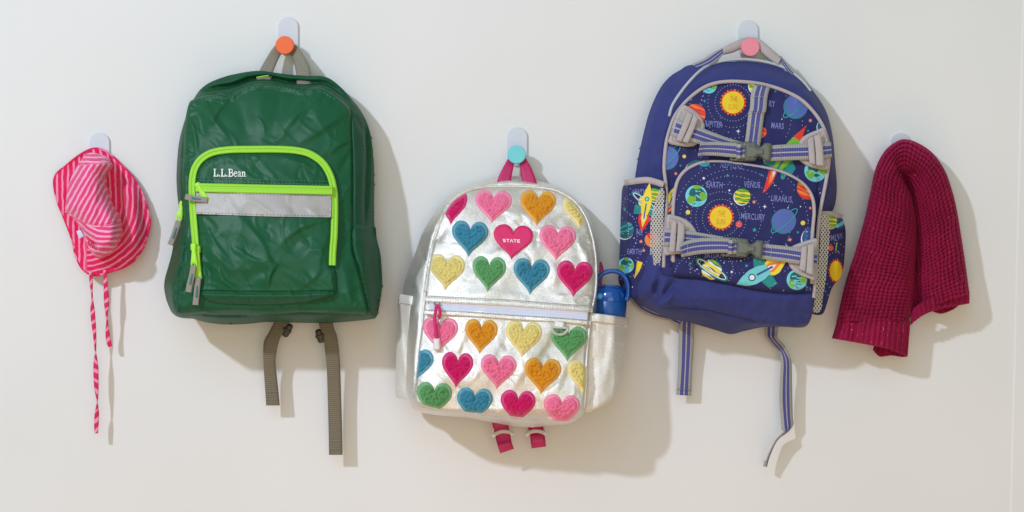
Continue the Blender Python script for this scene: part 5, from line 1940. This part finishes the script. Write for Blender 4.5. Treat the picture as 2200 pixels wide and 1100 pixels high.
ribbon(m, [(1340, 604, 40, 1358, 604, 46), (1352, 640, 36, 1372, 630, 46), (1372, 664, 34, 1388, 650, 42), (1402, 680, 34, 1414, 664, 40), (1436, 688, 34, 1446, 674, 38)], 3, 4)
m.build('lower_strap', M_nweb, navy)
m = MB()
ribbon(m, [(1425, 668, 46, 1432, 650, 46), (1440, 690, 44, 1452, 676, 44), (1458, 700, 42, 1468, 684, 42)], 3, 3)
m.build('shoulder_strap', M_nweb, navy)

# ================================================================= burgundy sweater
def mat_knit():
    q = N('burgundy_lurex_knit')
    co = q.obj()
    nz = q.noise(co, 700, 2)
    big = q.noise(co, 20, 2)
    f = q.math('ADD', q.math('MULTIPLY', nz, .7), q.math('MULTIPLY', big, .3))
    q.l(q.ramp(f, [(.34, lin((116, 14, 48))), (.66, lin((168, 30, 78)))]), q.b.inputs['Base Color'])
    vo = q.n('ShaderNodeTexVoronoi', feature='F1')
    vo.inputs['Scale'].default_value = 720
    q.l(co, vo.inputs['Vector'])
    sep = q.n('ShaderNodeSeparateColor')
    q.l(vo.outputs['Color'], sep.inputs[0])
    fleck = q.math('MULTIPLY', q.math('GREATER_THAN', sep.outputs[0], .968), q.math('LESS_THAN', vo.outputs['Distance'], .5))
    q.l(fleck, q.b.inputs['Metallic'])
    q.l(q.math('MULTIPLY_ADD', fleck, -.62, .9), q.b.inputs['Roughness'])
    q.l(q.mix(fleck, q.ramp(f, [(.34, lin((116, 14, 48))), (.66, lin((168, 30, 78)))]), lin((226, 96, 134))), q.b.inputs['Base Color'])
    q.b.inputs['Sheen Weight'].default_value = .16
    q.b.inputs['Sheen Tint'].default_value = lin((230, 90, 140))
    q.b.inputs['Specular IOR Level'].default_value = .15
    q.bump(nz, .5, .001)
    return q.mat


M_knit = mat_knit()
sweater = thing('sweater', 'burgundy waffle knit sweater draped over the hook at the far end', 'sweater', 1935, 340, 0)


def loft(outer, inner, nu, nv, depth, wu, wv, amp, mode='waffle', name='body', parent=None, twist=0):
    o = resample(cr(outer, 8), 1.0)
    i = resample(cr(inner, 8), 1.0)
    t = np.linspace(0, 1, nu)
    def at(P, t):
        L = np.linspace(0, 1, len(P))
        return np.stack([np.interp(t, L, P[:, k]) for k in range(P.shape[1])], -1)
    Oo, Ii = at(o, t), at(i, t)
    v = np.linspace(0, 1, nv)
    X = Oo[:, 0:1] * (1 - v) + Ii[:, 0:1] * v
    Y = Oo[:, 1:2] * (1 - v) + Ii[:, 1:2] * v
    Lu = np.r_[0, np.cumsum(np.linalg.norm(np.diff((Oo + Ii) / 2, axis=0), axis=1))][:, None]
    Wd = np.linalg.norm(Oo - Ii, axis=1)[:, None]
    D = depth(t[:, None], v[None, :], X, Y)
    return X, Y, D, Lu + 0 * X, v[None, :] * Wd + 0 * X, t[:, None] + 0 * X, v[None, :] + 0 * X


def knit_h(Lu, Wv, kind):
    wob = 2.3 * fbm(Lu / 30, Wv / 30, 81, 2)
    if kind == 'waffle':
        c = np.abs(np.sin(np.pi * (Wv + wob) / 9.6))
        r = np.abs(np.sin(np.pi * (Lu + wob) / 8.2))
        loop = np.abs(np.sin(np.pi * (Wv + wob) / 4.8 + .8 * np.sin(np.pi * Lu / 8.2)))
        return 8.0 * np.minimum(c ** .6, 1) + 5.4 * r ** .7 + 1.2 * loop
    c = np.abs(np.sin(np.pi * (Wv + wob * .6) / 11.5))
    return 6.4 * c ** .7 + .6 * np.abs(np.sin(np.pi * Lu / 3.4))


so = [(1797, 690), (1802, 668), (1817, 604), (1839, 535), (1857, 471), (1868, 422), (1881, 362), (1901, 324), (1926, 304), (1947, 299), (1976, 309), (2006, 331), (2030, 366), (2045, 407), (2055, 447), (2065, 506), (2074, 565), (2083, 632)]
si = [(1953, 690), (1959, 653), (1964, 600), (1967, 545), (1969, 480), (1960, 428), (1944, 394), (1930, 384), (1929, 378), (1936, 374), (1944, 378), (1949, 392), (1951, 430), (1952, 480), (1954, 540), (1954, 600), (1952, 675)]


def s_depth(t, v, X, Y):
    lobeL = 1 - sstep(.40, .50, t)
    lobeR = sstep(.52, .62, t)
    top = 1 - np.clip(np.abs(t - .46) / .16, 0, 1)
    a = np.sin(np.pi * np.clip(v * .92 + .06, 0, 1))
    dome = np.sqrt(np.clip(a, 0, 1))
    dl = np.interp(t, [0, .25, .42], [104, 108, 88]) * lobeL
    dr = np.interp(t, [.58, .8, 1], [78, 84, 88]) * lobeR
    dm = 76 * (1 - lobeL - lobeR).clip(0, 1)
    base = dl + dr + dm
    edge = 24 + 12 * lobeL
    innerfall = np.where(v > .86, (v - .86) / .14, 0)
    d = edge + (base - edge) * dome + 10 * top * (1 - v) - 8 * innerfall ** 2 * lobeL
    d = d * (1 - lobeR * (.22 * sstep(.45, .7, v) + .6 * sstep(.62, .98, v)))
    d = d + 5 * fbm(X / 46, Y / 120, 88, 2)
    d = d + folds(X, Y, [([(1876, 360), (1862, 440), (1846, 560), (1836, 680)], 13, -9), ([(1905, 330), (1896, 420), (1890, 560), (1884, 690)], 20, 6), ([(1930, 420), (1938, 500), (1934, 600), (1930, 690)], 15, 5), ([(1948, 330), (1985, 356), (2006, 420), (2016, 520)], 14, 7), ([(1990, 400), (2000, 480), (2000, 580)], 10, -6), ([(2040, 480), (2050, 560), (2056, 640)], 10, 5), ([(1942, 372), (1970, 372), (1984, 400)], 9, -14), ([(1900, 372), (1920, 362), (1946, 360)], 9, 6)])
    return d


X, Y, D, LU, WV, TT, VV = loft(so, si, 620, 150, s_depth, 0, 0, 0)
wr = np.clip(np.minimum(VV, 1 - VV) * 20, 0, 1)
m = MB()
grid(m, X, Y, D + knit_h(LU, WV, 'waffle') * (.3 + .7 * wr), np.stack([WV, LU], -1))
swb = m.build('body', M_knit, sweater)
# rear layer so that the drape is closed
m = MB()
BO = np.vstack([cr(so, 4), [(2070, 634), (1956, 676), (1950, 740), (1880, 740), (1797, 712)]])
sheet(m, BO, lambda x, y: 26 + 6 * fbm(A(x) / 40, A(y) / 60, 99, 2), 8, h=8, r=16, off=-8, back=lambda x, y, dist, d: d * 0 + 6)
m.build('back_layer', M_knit, sweater)


def hem(outer_a, outer_b, dfun, n=1.3, name='ribbed_hem', h=1.0):
    """outer_a upper edge, outer_b lower edge (left to right): ribs run from a to b"""
    a = resample(cr(outer_a, 8), n)
    b = resample(cr(outer_b, 8), n)
    k = max(len(a), len(b))
    t = np.linspace(0, 1, k)
    f = lambda P: np.stack([np.interp(t, np.linspace(0, 1, len(P)), P[:, q]) for q in (0, 1)], -1)
    a, b = f(a), f(b)
    v = np.linspace(0, 1, 40)
    X = a[:, :1] * (1 - v) + b[:, :1] * v
    Y = a[:, 1:] * (1 - v) + b[:, 1:] * v
    Lw = np.r_[0, np.cumsum(np.linalg.norm(np.diff(b, axis=0), axis=1))][:, None] + 0 * X
    Lh = np.linalg.norm(a - b, axis=1)[:, None] * v
    D = dfun(t[:, None] + 0 * X, v[None] + 0 * X, X, Y)
    m = MB()
    rim = np.where(v > .94, -((v - .94) / .06) ** 2 * 7, 0)[None]
    grid(m, X, Y, D + h * knit_h(Lh, Lw, 'rib') + rim, np.stack([Lw, Lh], -1))
    return m.build(name, M_knit, sweater)


rib_wave = lambda t, v: 3.5 * np.sin(t * 11) * v
hem([(1800, 684), (1830, 678), (1880, 682), (1920, 688), (1956, 690)], [(1787, 727), (1810, 731), (1850, 738), (1900, 748), (1930, 758), (1950, 766)],
    lambda t, v, X, Y: 38 + 70 * np.sqrt(np.clip(np.sin(np.pi * np.clip(t * .90 + .06, 0, 1)), 0, 1)) + rib_wave(t, v) - 12 * np.exp(-((X - 1836) / 12) ** 2))
hem([(1880, 735), (1910, 738), (1950, 745)], [(1875, 752), (1890, 766), (1915, 764), (1935, 767), (1948, 767)], lambda t, v, X, Y: 52 + 10 * np.sin(t * 3) + rib_wave(t, v), name='ribbed_hem')
hem([(1956, 680), (1964, 662), (1990, 645), (2030, 634), (2083, 625)], [(1956, 700), (1966, 690), (1990, 674), (2030, 662), (2083, 652)], lambda t, v, X, Y: 40 + 44 * np.sqrt(np.clip(np.sin(np.pi * np.clip(t * .92 + .05, 0, 1)), 0, 1)) + rib_wave(t, v))
hem([(1996, 655), (2030, 650), (2060, 648)], [(2000, 668), (2022, 674), (2046, 666), (2060, 656)], lambda t, v, X, Y: 30 + 0 * X + rib_wave(t, v), name='ribbed_hem')

# ================================================================= pink sun hat
def mat_stripe(name, ca, cb, per=11.8, duty=.33):
    q = N(name)
    u, v, _ = q.uv()
    co = q.obj()
    wob = q.noise(co, 55, 3)
    ph = q.math('ADD', q.math('DIVIDE', u, per), q.math('MULTIPLY', wob, .55))
    fr = q.math('ABSOLUTE', q.math('SUBTRACT', q.math('FRACT', ph), .5))
    mk = q.ramp(fr, [(.0, (1, 1, 1, 1)), (duty / 2 - .02, (1, 1, 1, 1)), (duty / 2 + .03, (0, 0, 0, 1))])
    fine = q.noise(co, 900, 2)
    c = q.mix(mk, lin(ca), lin(cb))
    c = q.mix(q.math('MULTIPLY', fine, .22), c, tuple(x * .6 for x in lin(ca)[:3]) + (1,))
    q.l(c, q.b.inputs['Base Color'])
    q.set(Roughness=.85)
    q.b.inputs['Sheen Weight'].default_value = .25
    q.b.inputs['Specular IOR Level'].default_value = .2
    puck = q.noise(co, 330, 3)
    q.bump(q.math('ADD', puck, q.math('MULTIPLY', fine, .4)), .45, .0012)
    return q.mat


M_strp = mat_stripe('pink_striped_seersucker', (226, 32, 92), (250, 150, 184))
M_strc = mat_stripe('pink_striped_cotton', (238, 66, 128), (253, 176, 206), 11.2, .38)
hat = thing('sun_hat', 'pink striped sun hat with dangling ties hanging on the first hook', 'hat', 214, 330, 0)
H_O = cr([(116, 395), (121, 374), (142, 356), (164, 338), (189, 323), (208, 319), (224, 323), (240, 334), (262, 355), (284, 379), (304, 412), (317, 448), (322, 478), (316, 508), (305, 537), (286, 562), (262, 576), (236, 584), (218, 590), (200, 591), (179, 580), (163, 551), (155, 515), (139, 472), (123, 432)], 5, True)
H_C = cr([(196, 328), (218, 333), (232, 344), (238, 358), (228, 372), (226, 392), (230, 415), (240, 442), (252, 462), (258, 484), (258, 508), (246, 534), (228, 548), (206, 551), (192, 536), (178, 498), (158, 470), (141, 452), (142, 430), (146, 404), (156, 374), (170, 350), (182, 334)], 5, True)


def hb_df(x, y):
    x, y = A(x), A(y)
    d = pdist(x, y, H_O)[0].reshape(x.shape)
    ang = np.arctan2(y - 455, x - 215)
    base = 14 + 5 * np.sin(ang * 2 + 1.2) + np.interp(y, [320, 450, 590], [2, 4, 30])
    b = base + 16 * np.clip(d / 50, 0, 1)
    b = b + folds(x, y, [([(240, 360), (252, 420), (262, 480), (262, 530)], 14, -24), ([(262, 372), (284, 430), (290, 500), (270, 556)], 16, 26), ([(244, 345), (268, 384), (290, 440)], 7, -6), ([(140, 380), (134, 420), (150, 470), (165, 520)], 10, 7), ([(190, 330), (160, 352), (140, 384)], 9, -9), ([(200, 560), (230, 560), (262, 540)], 12, 8), ([(178, 520), (186, 552), (200, 574)], 7, -5), ([(300, 430), (306, 480), (298, 530)], 8, -5)])
    pk = np.clip(1 - d / 34, 0, 1)
    return np.maximum(b, 7) + 1.3 * pk * fbm(x / 7, y / 7, 91, 2) + .9 * pk * np.sin(d * 2 * np.pi / 6.2) + 2.0 * fbm(x / 26, y / 30, 92, 2)


def hc_df(x, y):
    x, y = A(x), A(y)
    d = pdist(x, y, H_C)[0].reshape(x.shape)
    b = np.interp(y, [325, 400, 470, 520, 555], [30, 40, 48, 54, 54]) + 68 * np.sqrt(np.clip(1 - (1 - np.clip(d / np.interp(x, [170, 235], [46, 24]), 0, 1)) ** 2, 0, 1))
    return b + folds(x, y, [([(142, 455), (180, 478), (215, 486), (255, 478)], 3.5, -7), ([(180, 340), (160, 390), (150, 440)], 8, -5), ([(200, 340), (182, 400), (180, 470)], 14, 6), ([(226, 350), (206, 400), (204, 470)], 10, 4, 'f'), ([(180, 496), (200, 515), (208, 540)], 4, -7), ([(215, 492), (240, 505), (252, 516)], 8, 5), ([(165, 352), (200, 343), (232, 356)], 5, 5, 'f'), ([(150, 462), (164, 490), (186, 500)], 6, 5)]) + 2.2 * fbm(x / 22, y / 30, 95, 2)


def uv_brim(x, y):
    x, y = A(x), A(y)
    r = np.hypot(x - 176, (y - 440) * np.where(y > 440, 1.0, .25))
    ph = np.where(x > 186, r, -(x - 186) * 1.0 + 10)
    return np.stack([ph, y], -1)


def uv_crown(x, y):
    x, y = A(x), A(y)
    up = x * .90 + (y - 400) * .42 - ((y - 480) / 100) ** 2 * 6
    lo = y * 1.0 - .12 * (x - 210) + .004 * (x - 215) ** 2 * np.where(x < 205, 3, 1)
    seam = np.interp(x, [141, 180, 215, 258], [455, 480, 487, 478])
    topc = y < 352 - (x - 205) * .1
    return np.stack([np.where(topc, y * 1.2, np.where(y < seam, up, lo)), y], -1)


m = MB()
sheet(m, H_O, hb_df, 2.6, uvf=uv_brim, thick=0)
sheet(m, H_O, lambda x, y: hb_df(x, y) - 4, 5, uvf=uv_brim)
m.build('brim', M_strp, hat)
m = MB()
tube(m, np.vstack([H_O, H_O[:1]]), 2.4, df=lambda x, y: hb_df(x, y) - 1, n=8, step=4)
m.build('brim_edge', M_strp, hat)
seam = cr([(141, 455), (160, 468), (180, 480), (200, 486), (215, 487), (238, 484), (258, 478)], 6)
m = MB()
sheet(m, H_C, hc_df, 2.4, uvf=uv_crown, thick=22)
m.build('crown', M_strc, hat)
m = MB()
tube(m, seam, 1.5, df=hc_df, off=0, n=6, step=3)
m.build('crown_seam', M_strc, hat)
m = MB()
sheet(m, A([(164, 497), (173, 494), (180, 507), (170, 513)]), lambda x, y: A(x) * 0 + 112, 3, h=1.4, r=1.5, thick=3)
m.build('brand_tag', mat_plain('pale_blue_tag', (206, 212, 240), .6, .04), hat)
m = MB()
tube(m, cr([(186, 508, 112), (192, 514, 117), (197, 519, 119), (194, 527, 118), (190, 521, 117), (196, 516, 119), (200, 526, 118), (198, 532, 115)], 5), 1.8, step=2)
m.build('bow_loop', M_strp, hat)


def tie(pts, name='tie_string'):
    P = cr(pts, 10)
    rows = []
    for q in P[::4]:
        x, y, d, w, tw = q
        c, s_ = math.cos(R(tw)), math.sin(R(tw))
        rows.append((x - w / 2 * c, y, d - w / 2 * s_, x + w / 2 * c, y, d + w / 2 * s_))
    m = MB()
    ribbon(m, rows, 3.2, 3, n=3)
    m2 = MB()
    V = np.vstack(m.V)
    U = np.vstack(m.U)
    U = np.stack([U[:, 1] + U[:, 0] * 7, U[:, 1]], -1)
    m2.add(V, m.F, U)
    return m2.build(name, M_tie, hat)


M_tie = mat_stripe('striped_tie_tape', (222, 40, 96), (248, 158, 188), 21.0, .36)
tie([(195, 584, 52, 7, 10), (196, 610, 50, 6, 40), (198, 640, 48, 4, 80), (199, 670, 48, 9, 10), (203, 715, 46, 8, -10), (205, 752, 44, 4, -80), (206, 790, 43, 10, -170), (207, 830, 42, 9, -160), (209, 862, 41, 4, -100), (208, 890, 40, 10, -20), (207, 915, 40, 9, 0), (207, 935, 40, 6, 0)])
tie([(225, 580, 52, 6, 10), (227, 610, 48, 8, 20), (229, 645, 46, 11, 5), (229, 668, 44, 7, 50), (230, 690, 42, 5, 70), (231, 715, 38, 8, 20), (234, 735, 34, 10, 0), (238, 748, 32, 8, 0)])
